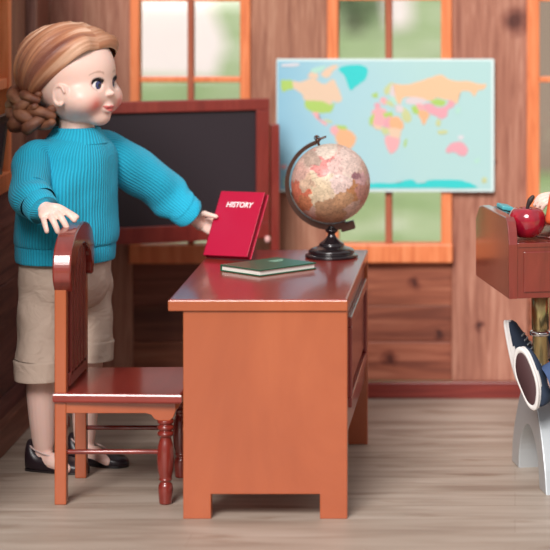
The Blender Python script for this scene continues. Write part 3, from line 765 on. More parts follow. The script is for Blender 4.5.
def flesh(bm, MH, parent, name='body'):
    me = bpy.data.meshes.new('f'); bm.to_mesh(me); bm.free()
    o = newobj('tmp', me); md = o.modifiers.new('r', 'REMESH'); md.mode = 'VOXEL'; md.voxel_size = .085; md.use_smooth_shade = True
    sm = o.modifiers.new('s', 'SMOOTH'); sm.factor = .5; sm.iterations = 2
    bpy.context.view_layer.update()
    me2 = bpy.data.meshes.new_from_object(o.evaluated_get(bpy.context.evaluated_depsgraph_get())); bpy.data.objects.remove(o)
    co = np.empty(len(me2.vertices)*3, dtype=np.float32); me2.vertices.foreach_get('co', co); co = co.reshape(-1, 3)
    inv = np.array(MH.inverted()); h = co @ inv[:3, :3].T+inv[:3, 3]
    f, l, u = h[:, 0], np.abs(h[:, 1]), h[:, 2]; c = np.tile(np.array(SK), (len(co), 1))
    isf = (f > 1.5) & (np.linalg.norm(h, axis=1) < 7)
    def mixc(w, col):
        w = (w*isf)[:, None]; c[:] = c*(1-w)+np.array(col)*w
    mixc(.75*np.exp(-((l-2.05)**2+(u+2.75)**2)/.6), (.80, .13, .11))
    # lips
    up_h = .15*(1-(l/.92)**2)+.03*np.cos(l*9); lw = l < .92; u0 = u; u = u+.14-.06*l
    inlip = lw & (u < -2.98+np.maximum(up_h, 0)+.05+.10*l) & (u > -3.06-.36*np.sqrt(np.clip(1-(l/.8)**2, 0, 1))+.1*l)
    mixc(.9*inlip, (.50, .07, .07))
    mixc(.8*(lw & (np.abs(u+3.05-.12*l*l) < .035)), (.2, .03, .03))
    u = u0
    # brows
    by = .45+.28*np.sin((l-.7)/1.7*math.pi)-.10*(l-.7); mixc(.45*((l > .75) & (l < 2.35) & (np.abs(u-by) < .13*(1-.5*(l-.75)/1.6))), (.36, .17, .10))
    # lid shading pigment round the eyes
    rr = np.sqrt(((l-EYL)/.72)**2+((u-EYU)/.58)**2); mixc(.22*((rr < 1.2)), (.52, .26, .22)); mixc(.6*((rr < .98) & (u > EYU+.1)), (.16, .08, .08))
    setcol(me2, c)
    for p in me2.polygons: p.use_smooth = True
    return part(name, me2, M['skin'], parent)
def eyes(MH, parent, iris=(.035, .045, .16)):
    for s in (-1, 1):
        bm = BM(); bmesh.ops.create_icosphere(bm, subdivisions=5, radius=EYR)
        for f in bm.faces: f.smooth = True
        me = bpy.data.meshes.new('e'); bm.to_mesh(me); bm.free(); cols = []
        c0_, n_, a_, b_ = EF[s]; g = (V((1, s*.03, .0))+n_*.55).normalized()
        for v in me.vertices:
            a = math.degrees(math.acos(max(-1, min(1, (v.co.normalized()).dot(g)))))
            cols.append((.01, .01, .012) if a < 13 else (iris if a < 27 else ((.015, .02, .06) if a < 31 else (.80, .76, .75))))
        setcol(me, np.array(cols)); ec = c0_-n_*(EYR+.03); me.transform(MH @ Matrix.Translation(ec)); part('eye', me, M['eye'], parent)
        bm = BM(); arc = []
        for i in range(9):
            a = math.radians(168-156*i/8); x_ = .60*math.cos(a); y_ = .02+.46*math.sin(a)
            arc.append(c0_+a_*x_+b_*y_+n_*(-.06-.10*abs(x_/.6)**2))
        tube(bm, [MH @ q for q in arc], [.04, .075, .09, .08, .04], 8, sub=2)
        CA = catmull(arc, 2)
        for i in range(1, 16):
            q = CA[i]; dirn = n_*.5+b_*.42+a_*((q-c0_).dot(a_)*.5); tube(bm, [MH @ q, MH @ (q+dirn*.3), MH @ (q+dirn*.55+V((0, 0, .08)))], [.045, .035, .01], 5, sub=2)
        part('eyelashes', bm, M['lash'], parent)

def nmulti(p): return noise.noise(p)
def hair(MH, parent, c_lo=(.20, .06, .035), c_hi=(.88, .58, .41), c_mid=(.48, .20, .10), braid=True):
    NS, NT = 150, 46
    def bez(a, b, c, d, t): return a*(1-t)**3+b*3*(1-t)**2*t+c*3*(1-t)*t*t+d*t**3
    bm = BM(); cols = []
    for s in (-1, 1):
        R_ = []; D = []; off = []
        for i in range(NS):
            q = i/(NS-1); 
            P0 = V((4.15, -.8*(1-q)**2, 2.9)).lerp(V((-2.6, 0, 4.6)), q**.85); P0.z = 2.95+2.6*math.sin(min(1, q*1.15)*math.pi/2)
            P1 = V((3.6, s*4.3, 3.0)).lerp(V((-4.2, s*2.5, 5.0)), q**.8)
            P2 = V((.6, s*5.4, -.75)).lerp(V((-5.5, s*2.0, 1.0)), q**.7)
            P3 = V((-3.2, s*3.4, -2.9)).lerp(V((-4.8, s*.0, -2.6)), q**.8)
            ph = noise.noise(V((q*9, s*3, 0))); row = []
            for k in range(NT):
                t = k/(NT-1); p = bez(P0, P1, P2, P3, t); D.append(p.normalized()[:])
                edge = min(1, q/.10); 
                o = .12+.52*math.sqrt(edge)+.28*math.sin(t*math.pi)*edge
                o += .07*noise.noise(V((q*26+t*2, t*1.5, s)))+.045*noise.noise(V((q*70, t*2.5, s)))+.34*noise.noise(V((q*7+t, t*2, s*5)))
                o += (.45 if s < 0 else .9)*math.exp(-((q-.08)/.10)**2)*math.exp(-((t-(.2 if s < 0 else .33))/.16)**2)
                w_ = min(1, t/.14); w_ = w_*w_*(3-2*w_); o0 = .12+.52*math.sqrt(edge)+.10*noise.noise(V((q*20, 0, 5))); o = o0*(1-w_)+o*w_
                off.append(o)
                v = .64+.26*noise.noise(V((q*40, t*1.2, s*7)))+.55*noise.noise(V((q*10, t*2, s)))
                lo, mi, hi = V(c_lo), V(c_mid), V(c_hi); v += .08*math.sin(math.pi*min(1, t*1.6))-.7*t*t*t-.30*t-.55*math.exp(-((q-.17)/.07)**2)*math.sin(math.pi*min(1, t*.95))**2-.3*math.exp(-((q-.42)/.05)**2)*t  # swoop shading by the ear and down the strands put into hair colour
                cols.append(lo.lerp(mi, min(1, max(0, v*2))) if v < .5 else mi.lerp(hi, min(1, (v-.5)*2)))
        D = np.array(D); rad = head_radius(D); 
        pts = [V(d)*(r+o) for d, r, o in zip(D, rad, off)]
        G = [[MH @ pts[i*NT+k] for k in range(NT)] for i in range(NS)]
        if s > 0: G = G
        rings(bm, G, cap=False, closed=False)
    # the loft is indexed strands(i) x along(j); u is along, v across
    uvl = bm.loops.layers.uv.active
    for f in bm.faces:
        for l in f.loops: l[uvl].uv = (l[uvl].uv[1], l[uvl].uv[0])
    bmesh.ops.recalc_face_normals(bm, faces=bm.faces)
    me = bpy.data.meshes.new('h'); bm.to_mesh(me); bm.free(); setcol(me, np.array([c[:] for c in cols]))
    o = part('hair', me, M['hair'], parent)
    if braid:
        def plait(path, rad, nt):
            C = catmull(path, 14); n = len(C); bm = BM()
            for k in range(3):
                pts = []
                for i, c in enumerate(C):
                    T = (C[min(i+1, n-1)]-C[max(i-1, 0)]).normalized(); out = V((c.x, c.y, 0)).normalized(); out = (out-T*out.dot(T)).normalized(); b = T.cross(out)
                    ph = 2*math.pi*(nt*i/n+k/3); pts.append(MH @ (c+b*math.sin(ph)*rad*.62+out*math.sin(2*ph)*rad*.34))
                tube(bm, pts, [rad*.35, rad*.62, rad*.66, rad*.62, rad*.35], 14, sub=1, disp=lambda a, b_: .035*math.sin(b_*2*math.pi*7+a*9))
            me = bpy.data.meshes.new('b'); uv = bm.loops.layers.uv.active; bm.to_mesh(me); bm.free()
            cc = []
            for v in me.vertices:
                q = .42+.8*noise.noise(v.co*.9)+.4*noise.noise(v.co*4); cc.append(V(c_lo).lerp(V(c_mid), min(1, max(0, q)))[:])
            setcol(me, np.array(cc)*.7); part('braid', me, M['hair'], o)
        plait([(.2, -3.5, -3.9), (-2.2, -4.1, -4.4), (-4.7, -2.9, -4.3), (-5.9, 0, -3.9), (-4.7, 2.9, -4.3), (-2.2, 4.1, -4.4), (.2, 3.5, -3.9)], 1.3, 2.2)
        plait([(-1.2, -4.2, -2.3), (-3.4, -3.9, -2.6), (-5.4, -2.3, -2.5), (-6.1, 0, -2.3), (-5.4, 2.3, -2.5), (-3.4, 3.9, -2.6), (-1.2, 4.2, -2.3)], 1.15, 2)
    return o

# ------------------------------------------------------------------ standing doll
dl = root('doll', (-46.4, 21.5, 0), 'standing doll in turquoise sweater and khaki shorts holding a red book', 'doll')
BY = math.radians(-40); Fb = V((math.cos(BY), math.sin(BY), 0)); Lb = V((-math.sin(BY), math.cos(BY), 0))
MH = yaw_m((-45.83, 21.5, 40.8), math.radians(-27))
bm = BM(); head_bm(bm, MH)
nk = V((-45.2, 21.3, 0))
def ell(c, a, b, seg=64, d=None):
    return [c+Lb*math.cos(t)*(a+(d(t) if d else 0))+Fb*math.sin(t)*(b+(d(t) if d else 0)) for t in [2*math.pi*j/seg for j in range(seg)]]
rings(bm, [ell(V((-45.6, 21.6, 39)), 1.9, 1.9, 24), ell(nk+V((0, 0, 37)), 1.7, 1.75, 24), ell(nk+V((0, 0, 35.6)), 1.8, 1.9, 24), ell(nk+V((0, 0, 34.2)), 2.3, 2.0, 24), ell(V((-45.6, 21.4, 32.5)), 3.9, 2.6, 24), ell(V((-46, 21.5, 28)), 4.2, 3.0, 24), ell(V((-46.4, 21.6, 23)), 4.3, 3.3, 24), ell(V((-46.4, 21.6, 19)), 4.0, 3.2, 24), ell(V((-46.4, 21.6, 17.5)), 2.5, 2.4, 24)])
SR, ER, WR = V((-49.1, 18.0, 32.3)), V((-48.9, 14.9, 29.3)), V((-46.9, 12.3, 28.2))
SL, EL, WL = V((-42.9, 25.1, 32.6)), V((-38.5, 28.4, 29.2)), V((-33.8, 32.3, 24.2))
limb(bm, [SR, ER, WR], [1.3, 1.1, .85, .72]); limb(bm, [SL, EL, WL], [1.3, 1.1, .9, .72])
hand(bm, WR, V((-43.9, 7.9, 26.85))-WR, V((-.15, -.45, .9)), V((1, .3, .2)), (.35, .55, .6, .45), (.12, .03, -.05, -.2), 1.06,
     thumb=[WR+V((.6, -.6, .1)), WR+V((1.5, -1.0, .1)), WR+V((2.6, -1.5, -.35)), WR+V((3.5, -1.9, -.75))])
BE = TL+e2*.42; b1 = e1.normalized()
hand(bm, WL+nb*.42, b1, nb, V((0, 0, 1)), (.05, .05, .05, .05), (0, 0, 0, 0), .92,
     thumb=[WL+b1*.3+V((0, 0, .4))-nb*.2, WL+b1*1.1+V((.0, 0, .7))-nb*.9, BE-b1*.35-nb*.5+V((0, 0, .1)), BE+b1*.55-nb*.30])
HR, HL = V((-48.7, 19.3, 18.5)), V((-44.15, 24.2, 18.5))
AR_, AL_ = V((-48.7, 21.6, 1.6)), V((-45.0, 25.0, 1.6))
for H_, A_ in ((HR, AR_), (HL, AL_)):
    limb(bm, [H_, H_.lerp(A_, .35)+Fb*.2, H_.lerp(A_, .62)-Fb*.15, A_+V((0, 0, 1.4)), A_], [2.0, 1.8, 1.5, 1.5, 1.3, 1.0, .95])
    tube(bm, [A_-Fb*.7+V((0, 0, -.6)), A_+Fb*1.6+V((0, 0, -.5)), A_+Fb*3.6+V((0, 0, -.95))], [.8, .9, .5], 14, up=(0, 0, 1))
flesh(bm, MH, dl); eyes(MH, dl); hair(MH, dl)

# sweater
def wob(t, z, k=.10): return k*noise.noise(V((math.cos(t)*1.3, math.sin(t)*1.3, z*.28)))+.5*k*noise.noise(V((math.cos(t)*3, math.sin(t)*3, z*.5+5)))
def torso(specs, k=.25, seg=96):
    R_ = []
    for (cx, cy, z, a, b) in specs: R_.append(ell(V((cx, cy, z)), a, b, seg, d=lambda t: wob(t, z, k)))
    return R_
base_specs0 = [(-46.35, 21.5, 23.3, 5.15, 4.2), (-46.35, 21.5, 23.45, 5.5, 4.5), (-46.3, 21.5, 24.5, 5.55, 4.6), (-46.2, 21.5, 26.5, 5.4, 4.45), (-46.1, 21.5, 28.5, 5.25, 4.25), (-46.0, 21.5, 30.5, 5.2, 4.1), (-45.8, 21.45, 32.2, 5.2, 3.9), (-45.6, 21.4, 33.6, 4.95, 3.55), (-45.4, 21.35, 34.6, 4.2, 3.1), (-45.25, 21.3, 35.3, 3.1, 2.6), (-45.2, 21.3, 35.6, 2.4, 2.3)]
base_specs = [(x_, y_, z_-(.8 if z_ > 33 else (.5 if z_ > 31 else 0)), a_*(1.06 if z_ < 32 else 1), b_*1.06) for x_, y_, z_, a_, b_ in base_specs0]
def dens(sp_, n=4):
    A = catmull([V((s[2], s[3], s[4])) for s in sp_], n); B = catmull([V((s[0], s[1], 0)) for s in sp_], n)
    return [(b.x, b.y, a.x, a.y, a.z) for a, b in zip(A, B)]
bm = BM(); rings(bm, torso(dens(base_specs), .22), cap=False)
rings(bm, torso([(-46.35, 21.5, 23.9, 5.2, 4.3), (-46.35, 21.5, 24.2, 4.6, 3.7)], .1), cap=False)
sw = part('sweater', bm, M['knit'], dl)
bm = BM(); rings(bm, torso(dens([(-46.4, 21.5, 23.7, 5.5, 4.5), (-46.4, 21.5, 23.3, 5.68, 4.65), (-46.4, 21.5, 22.6, 5.68, 4.67), (-46.4, 21.5, 21.85, 5.62, 4.62), (-46.4, 21.5, 21.6, 5.5, 4.5), (-46.4, 21.5, 21.9, 5.2, 4.2)]), .15), cap=False); part('hem_band', bm, M['knit'], sw)
bm = BM(); rings(bm, torso(dens([(-45.3, 21.3, 33.9, 3.6, 3.2), (-45.25, 21.3, 34.5, 3.15, 2.9), (-45.2, 21.3, 35.1, 2.7, 2.6), (-45.2, 21.3, 35.45, 2.4, 2.35), (-45.2, 21.3, 35.5, 2.15, 2.15), (-45.2, 21.3, 35.2, 1.95, 1.95)]), .05), cap=False); part('collar', bm, M['knit_c'], sw)
def sleeve(Ss, Es, Ws, inn, R1, cuff_l, cuffr):
    d = (Ws-Es).normalized(); bm = BM(); C0 = Ws-d*(cuff_l+.25)
    tube(bm, [inn, Ss, Ss.lerp(Es, .5), Es, Es.lerp(C0, .6), C0], R1, 64, up=(0, 0, 1), sub=8, round_ends=False, disp=lambda a, b: .13*math.sin(a*17+3*math.sin(b*6.28))*(.3+.7*a)+.10*noise.noise(V((math.cos(b*6.28)*1.5, math.sin(b*6.28)*1.5, a*6+inn.x))), cap=False)
    s_ = part('sleeve', bm, M['knit_s'], sw)
    bm = BM(); n = [Ws-d*(cuff_l+.45), Ws-d*(cuff_l+.2), Ws-d*cuff_l*.5, Ws-d*.1, Ws+d*.1, Ws-d*.15]
    tube(bm, n, [cuffr*.96, cuffr, cuffr*.98, cuffr*.95, cuffr*.88, cuffr*.75], 48, up=(0, 0, 1), sub=4, round_ends=False, cap=False); part('cuff', bm, M['knit_s'], s_)
sleeve(SR, ER, WR+V((-.15, .1, -.3)), V((-47.6, 19.6, 32.3)), [2.0, 2.0, 2.05, 2.1, 2.15, 2.1, 1.8], 1.0, 1.75)
sleeve(SL, EL, WL-(WL-EL).normalized()*1.8, V((-44.5, 23.2, 32.2)), [2.1, 2.2, 2.35, 2.4, 2.35, 2.3, 2.0], 1.3, 1.85)

# shorts
def wr(a, b, sd):
    return .16*noise.noise(V((math.cos(b*6.28)*1.2+sd, math.sin(b*6.28)*1.2, a*4)))*1.6+.12*math.sin(a*17+3*math.sin(b*6.28+sd))*math.sin(a*math.pi)
bm = BM(); rings(bm, torso(dens([(-46.4, 21.6, 23.2, 4.7, 3.8), (-46.4, 21.6, 21, 5.0, 4.1), (-46.4, 21.6, 18.8, 5.0, 4.1), (-46.4, 21.6, 17.2, 4.0, 3.4), (-46.4, 21.6, 16.4, 2.0, 2.0)]), .3))
sh = part('shorts', bm, M['khaki'], dl)
for (H_, zb, sd) in ((HR, 9.7, 0.), (HL, 10.9, 7.)):
    bm = BM(); top = V((H_.x*.7-46.4*.3, H_.y*.7+21.5*.3, 22.8)); b0 = V((H_.x-.12, H_.y, zb+1.9))
    tube(bm, [top, top.lerp(b0, .3), top.lerp(b0, .6), b0], [2.6, 2.75, 2.7, 2.6, 2.5, 2.45], 72, up=tuple(Fb), sub=14, round_ends=False, disp=lambda a, b: wr(a, b, sd), cap=False)
    lg = part('shorts_leg', bm, M['khaki'], sh)
    bm = BM(); tube(bm, [b0+V((0, 0, .15)), b0+V((0, 0, -.1)), b0+V((0, 0, -1.0)), V((b0.x, b0.y, zb+.05)), V((b0.x, b0.y, zb)), V((b0.x, b0.y, zb+.5))], [2.45, 2.58, 2.5, 2.46, 2.42, 2.25, 2.2], 48, up=tuple(Fb), sub=4, round_ends=False, disp=lambda a, b: .06*math.sin(b*19+sd)*(1-a), cap=False)
    part('turned_cuff', bm, M['khaki'], lg)
# shoes
def shoe(A_, yaw, parent):
    Ms = Matrix.Translation(V((A_.x, A_.y, 0))) @ Matrix.Rotation(yaw, 4, 'Z'); bm = BM(); R_ = []
    st = [(-1.8, .5, 1.0, 2.2), (-1.65, .95, .05, 3.1), (-1.1, 1.2, 0, 2.9), (-.3, 1.25, 0, 2.0), (.6, 1.25, 0, 1.75), (1.6, 1.32, 0, 1.65), (2.8, 1.42, 0, 1.55), (3.8, 1.35, 0, 1.35), (4.6, 1.05, .02, 1.1), (5.05, .6, .1, .8), (5.2, .15, .3, .5)]
    A = catmull([V((a, b, 0)) for a, b, c, d in st], 3); B = catmull([V((c, d, 0)) for a, b, c, d in st], 3)
    for p, q in zip(A, B):
        ring = []
        for j in range(28):
            t = 2*math.pi*j/28; cy, cz = math.cos(t), math.sin(t)
            y = p.y*math.copysign(abs(cy)**.8, cy); zc = (q.x+q.y)/2; hz = (q.y-q.x)/2
            z = zc+hz*(cz if cz > 0 else -abs(cz)**.35); y *= (1-.12*max(0, cz))
            ring.append(Ms @ V((p.x, y, max(z, .0))))
        R_.append(ring)
    rings(bm, R_); s_ = part('shoe', bm, M['leather'], parent)
    bm = BM(); op = []
    for j in range(25):
        t = 2*math.pi*j/24; x = .55+2.15*-math.cos(t); y = 1.12*math.sin(t); z = 3.05-1.55*((x+1.6)/4.3)**.55 if x > -1.6 else 3.05
        op.append(Ms @ V((x, y*(1 if x < 1.8 else .9), z-.05)))
    tube(bm, op, [.09, .09], 8, sub=1); part('topline_trim', bm, M['lining'], s_)
    bm = BM(); pts = [Ms @ V((p.x, s*p.y*.98, 0.02)) for s, rng in ((1, A), (-1, A[::-1])) for p in rng]
    prism(bm, pts, (0, 0, .22), 0); part('sole', bm, M['black'], s_)
shoe(AR_, BY+.38, dl); shoe(AL_, BY+.3, dl)

# ------------------------------------------------------------------ student desk (right)
sy = math.radians(12); c0 = V((-.6, 8.0, 0))
FS = Matrix.Translation(c0) @ Matrix.Rotation(sy, 4, 'Z')
sdk = root('student_desk', tuple(c0), 'dark red wooden school desk on silver iron feet at the right', 'desk', sy)
SWD = 12.
prof = [(0, 19.7), (0, 25.0), (.35, 26.2), (.9, 27.2), (1.6, 27.55), (13.5, 27.4), (15.0, 27.1), (16.8, 25.7), (16.8, 19.7)]
for xx in (0, SWD-.9):
    bm = BM(); prism(bm, [FS @ V((xx, a, b)) for a, b in prof], (FS.to_3x3() @ V((.9, 0, 0))), .08); part('side_panel', bm, M['cherry_red'], sdk)
bm = BM(); box(bm, .9, SWD-.9, .1, .9, 19.7, 25.0, .06, M=FS); box(bm, 1.5, SWD-1.5, -.08, .3, 20.3, 24.3, .1, M=FS); part('front_panel', bm, M['cherry_red'], sdk)
bm = BM(); box(bm, .9, SWD-.9, 0, 16.4, 24.7, 25.15, .06, M=FS); part('desktop', bm, M['cherry_red'], sdk)
bm = BM(); box(bm, .9, SWD-.9, 15.9, 16.7, 21, 25.5, .06, M=FS); part('back_panel', bm, M['cherry_red'], sdk)
bm = BM(); box(bm, .9, SWD-.9, .8, 16.0, 19.7, 20.2, .03, M=FS); part('bottom_panel', bm, M['cherry_red'], sdk)
arch = [(1.2, 0), (4.2, 0), (5.0, 2.6), (6.8, 4.6), (9.3, 5.4), (11.8, 4.6), (13.6, 2.6), (14.2, 0), (17.6, 0), (17.0, 2.8), (14.8, 6.2), (12.2, 8.6), (6.2, 8.6), (4.0, 6.0), (2.2, 3.0)]
apts = catmull([(0, a, b) for a, b in arch[1:8]], 4); apts2 = catmull([(0, a, b) for a, b in arch[8:13]], 4); apts3 = catmull([(0, a, b) for a, b in (arch[12], arch[13], arch[14], arch[0])], 4)[1:]
for xx in (4.0,):
    bm = BM(); prism(bm, [FS @ V((xx, p.y, p.z)) for p in apts+apts2+apts3], FS.to_3x3() @ V((3.2, 0, 0)), .12); ft = part('iron_foot', bm, M['silver'], sdk)
    bm = BM(); cc = FS @ V((xx+1.3, 9.6, 0)); lathe(bm, cc, [(.78, 8.4), (.8, 15.0), (.88, 15.1), (.98, 19.75)], 28); part('pedestal_tube', bm, M['brass'], ft)
    bm = BM(); lathe(bm, cc, [(.8, 14.4), (1.1, 14.5), (1.1, 14.9), (.8, 15.0)], 28); part('collar_ring', bm, M['chrome'], ft)
# apple
ap = V((1.15, 11.4, 25.17)); pr = []
a_ = root('apple', tuple(ap), 'shiny red apple sitting on the dark red school desk', 'apple')
bm = BM(); R_ = []
for i in range(33):
    t = math.pi*i/32; r = 1.68*math.sin(t)**.92; z = 1.62-1.5*math.cos(math.pi-t)*-1
    zz = 1.58-math.cos(t)*1.58*-1
    zz = 1.58*(1-math.cos(t))
    if t > math.pi*.72: zz -= .75*((t-math.pi*.72)/(math.pi*.28))**2
    if t < math.pi*.2: zz += .35*(1-t/(math.pi*.2))**2
    r *= (.90+.14*(zz/3.1))
    r *= 1.14; zz *= 1.1
    R_.append([ap+V((r*math.cos(q)*(1+.02*math.cos(5*q)), r*math.sin(q)*(1+.02*math.cos(5*q)), zz)) for q in [2*math.pi*j/40 for j in range(40)]])
rings(bm, R_); part('flesh', bm, M['apple'], a_)
bm = BM(); tube(bm, [ap+V((0, 0, 2.5)), ap+V((.1, 0, 3.2)), ap+V((.35, 0, 3.8)), ap+V((.6, 0, 4.15))], [.1, .17, .28, .22], 12, up=(0, 1, 0)); part('stem', bm, mat('dark_stem', (.03, .018, .018), .6), a_)
# slate and teal book on the desk
cs = FS @ V((5.8, 10.5, 0)); n_ = root('writing_slate', (cs.x, cs.y, 26), 'black writing slate propped on the school desk behind the apple', 'slate', sy)
FSl = Matrix.Translation(V((cs.x, cs.y, 26.05))) @ Matrix.Rotation(sy, 4, 'Z') @ Matrix.Rotation(math.radians(10.5), 4, 'Y') 
bm = BM()
for a in ((-4.7, 4.7, -3.2, -2.6), (-4.7, 4.7, 2.6, 3.2), (-4.7, -4.1, -2.6, 2.6), (4.1, 4.7, -2.6, 2.6)): box(bm, a[0], a[1], a[2], a[3], 0, .4, .08, M=FSl)
part('slate_frame', bm, M['black'], n_)
bm = BM(); box(bm, -4.1, 4.1, -2.6, 2.6, .08, .3, 0, M=FSl); part('slate_face', bm, M['slate'], n_)
bm = BM(); box(bm, -4.6, -3.4, -.6, 2.4, .42, .85, .12, M=FSl); t = part('eraser', bm, M['teal']); tag(t, 'teal eraser block lying on the far corner of the slate', 'eraser')
bm = BM(); q0 = V((3.5, 11.0, 25.3)); rr = [q0+V((.75*math.cos(a)+.5, .45*math.sin(a)+.3, .0)) for a in [math.radians(20*i) for i in range(18)]]
tube(bm, rr+[rr[0]], [.07, .07], 8, sub=1); tube(bm, [q0+V((-.2, .3, 0)), q0+V((-.9, .9, 0)), q0+V((-1.4, 1.2, 0))], [.07, .06], 8)
t = part('spectacle_loop', bm, M['chrome']); t.name = 'silver_ring'; tag(t, 'thin silver wire ring lying in front of the apple', 'ring')

bm = BM(); tube(bm, [V((3.45, 15.1, 26.6)), V((3.7, 15.3, 28.1)), V((3.95, 15.5, 29.4))], [.42, .42, .4], 16, sub=2); t = part('crayon', bm, mat('orange_red_wax', (.70, .10, .03), .5)); tag(t, 'thick orange red crayon held behind the apple', 'crayon')
# leaning picture on the left wall
pc = root('hanging_picture', (-53.9, 20, 29.8), 'grey framed dark picture leaning out from the left wall', 'picture')
bx, tx = -54.35, -53.55; z0, z1, ya, yb = 29.9, 36.3, 6.0, 28.3
FP = frame_m((bx, ya, z0), (0, 1, 0), (tx-bx, 0, z1-z0), V((0, 1, 0)).cross(V((tx-bx, 0, z1-z0))))
Hh = math.hypot(tx-bx, z1-z0); Ww = yb-ya
bm = BM()
for a in ((0, Ww, 0, .8), (0, Ww, Hh-.8, Hh), (0, .8, .8, Hh-.8), (Ww-.8, Ww, .8, Hh-.8)): box(bm, a[0], a[1], a[2], a[3], 0, -.35, .06, M=FP)
part('frame', bm, mat('weathered_grey_frame', (.2, .15, .13), .5), pc)
bm = BM(); box(bm, .8, Ww-.8, .8, Hh-.8, -.05, -.15, 0, M=FP); part('picture_panel', bm, mat('dark_blue_panel', (.03, .03, .05), .4), pc)

# ------------------------------------------------------------------ seated doll (mostly out of frame)
sd = root('doll', (17, 18, 0), 'seated doll in navy sneakers behind the school desk reaching toward the apple', 'doll')
MH2 = yaw_m((16.5, 18.5, 37.2), math.radians(190))
Fb = V((math.cos(math.radians(188)), math.sin(math.radians(188)), 0)); Lb = V((-Fb.y, Fb.x, 0))
bm = BM(); head_bm(bm, MH2)
rings(bm, [ell(V((16.7, 18.4, 35.4)), 1.9, 1.9, 24), ell(V((17, 18.4, 33)), 1.7, 1.75, 24), ell(V((17, 18.4, 31.9)), 1.8, 1.9, 24), ell(V((17, 18.4, 31)), 3.2, 2.3, 24), ell(V((17, 18.4, 29)), 4.1, 2.7, 24), ell(V((17.3, 18.4, 24)), 4.2, 3.0, 24), ell(V((17.5, 18.4, 18)), 4.2, 3.3, 24), ell(V((17.5, 18.4, 13.5)), 4.0, 3.2, 24), ell(V((17.5, 18.4, 12.2)), 2.5, 2.4, 24)])
S1, E1, W1 = V((16.5, 13.6, 29.2)), V((11.5, 14.2, 30.2)), V((5.1, 16.7, 28.7))
S2, E2, W2 = V((16.8, 23.2, 29.2)), V((13.0, 23.5, 27.5)), V((9.5, 23.0, 29.6))
limb(bm, [S1, E1, W1], [1.3, 1.1, .85, .72]); limb(bm, [S2, E2, W2], [1.3, 1.1, .85, .72])
hand(bm, W1, V((-1, -.2, -.02)), V((0, -.4, 1)), V((0, 1, .3)), (.5, .5, .55, .6), scale=.85)
hand(bm, W2, V((-1, -.3, -.15)), V((0, 0, 1)), V((0, -1, 0)), (.3, .3, .3, .3), scale=.85)
Kn, Kf = V((9.5, 13.2, 13.2)), V((9.5, 22.6, 13.2)); An, Af = V((4.0, 11.3, 11.0)), V((1.4, 21.3, 12.2))
limb(bm, [V((16.5, 16.0, 13.8)), Kn, V((6, 12.2, 12.2)), An], [2.0, 1.8, 1.5, 1.5, 1.1, .95]); limb(bm, [V((16.5, 20.8, 13.8)), Kf, V((5.5, 22.2, 12.8)), Af], [2.0, 1.8, 1.5, 1.5, 1.1, .95])
flesh(bm, MH2, sd); eyes(MH2, sd, (.1, .06, .03)); hair(MH2, sd, (.06, .03, .02), (.25, .13, .08), (.14, .07, .04), braid=False)
bm = BM(); rings(bm, torso(dens([(17.4, 18.4, 15, 5.0, 4.2), (17.4, 18.4, 18, 5.2, 4.4), (17.3, 18.4, 23, 5.1, 4.2), (17.1, 18.4, 27.5, 5.1, 3.9), (17, 18.4, 30, 4.5, 3.3), (17, 18.4, 31.5, 3.0, 2.6), (17, 18.4, 32.3, 2.3, 2.2)]), .2), cap=False)
sw2 = part('sweater', bm, M['orange_knit'], sd)
for P_ in ([V((16.9, 16, 28.5)), S1, E1, W1+V((.4, 0, 0))], [V((16.9, 21, 28.5)), S2, E2, W2+V((.4, 0, 0))]):
    bm = BM(); tube(bm, P_, [2.0, 2.1, 1.9, 1.6, 1.15], 40, up=(0, 0, 1), sub=8, round_ends=False, cap=False); part('sleeve', bm, M['orange_knit'], sw2)
bm = BM(); rings(bm, torso(dens([(17.4, 18.4, 17, 4.6, 3.8), (17.4, 18.4, 14.5, 4.8, 4.0), (17.4, 18.4, 12.4, 4.6, 3.8), (17.4, 18.4, 11.9, 3, 2.6)]), .1))
tr_ = part('trousers', bm, M['denim'], sd)
for P_ in ([V((17, 16.0, 14.2)), Kn, V((2.9, 11.0, 11.1))], [V((17, 20.8, 14.2)), Kf, V((3.4, 21.8, 12.5))]):
    bm = BM(); tube(bm, P_, [2.4, 2.3, 1.9, 1.5], 40, up=(0, 0, 1), sub=8, round_ends=False, disp=lambda a, b: .1*math.sin(a*30+b*12), cap=False); part('trouser_leg', bm, M['denim'], tr_)
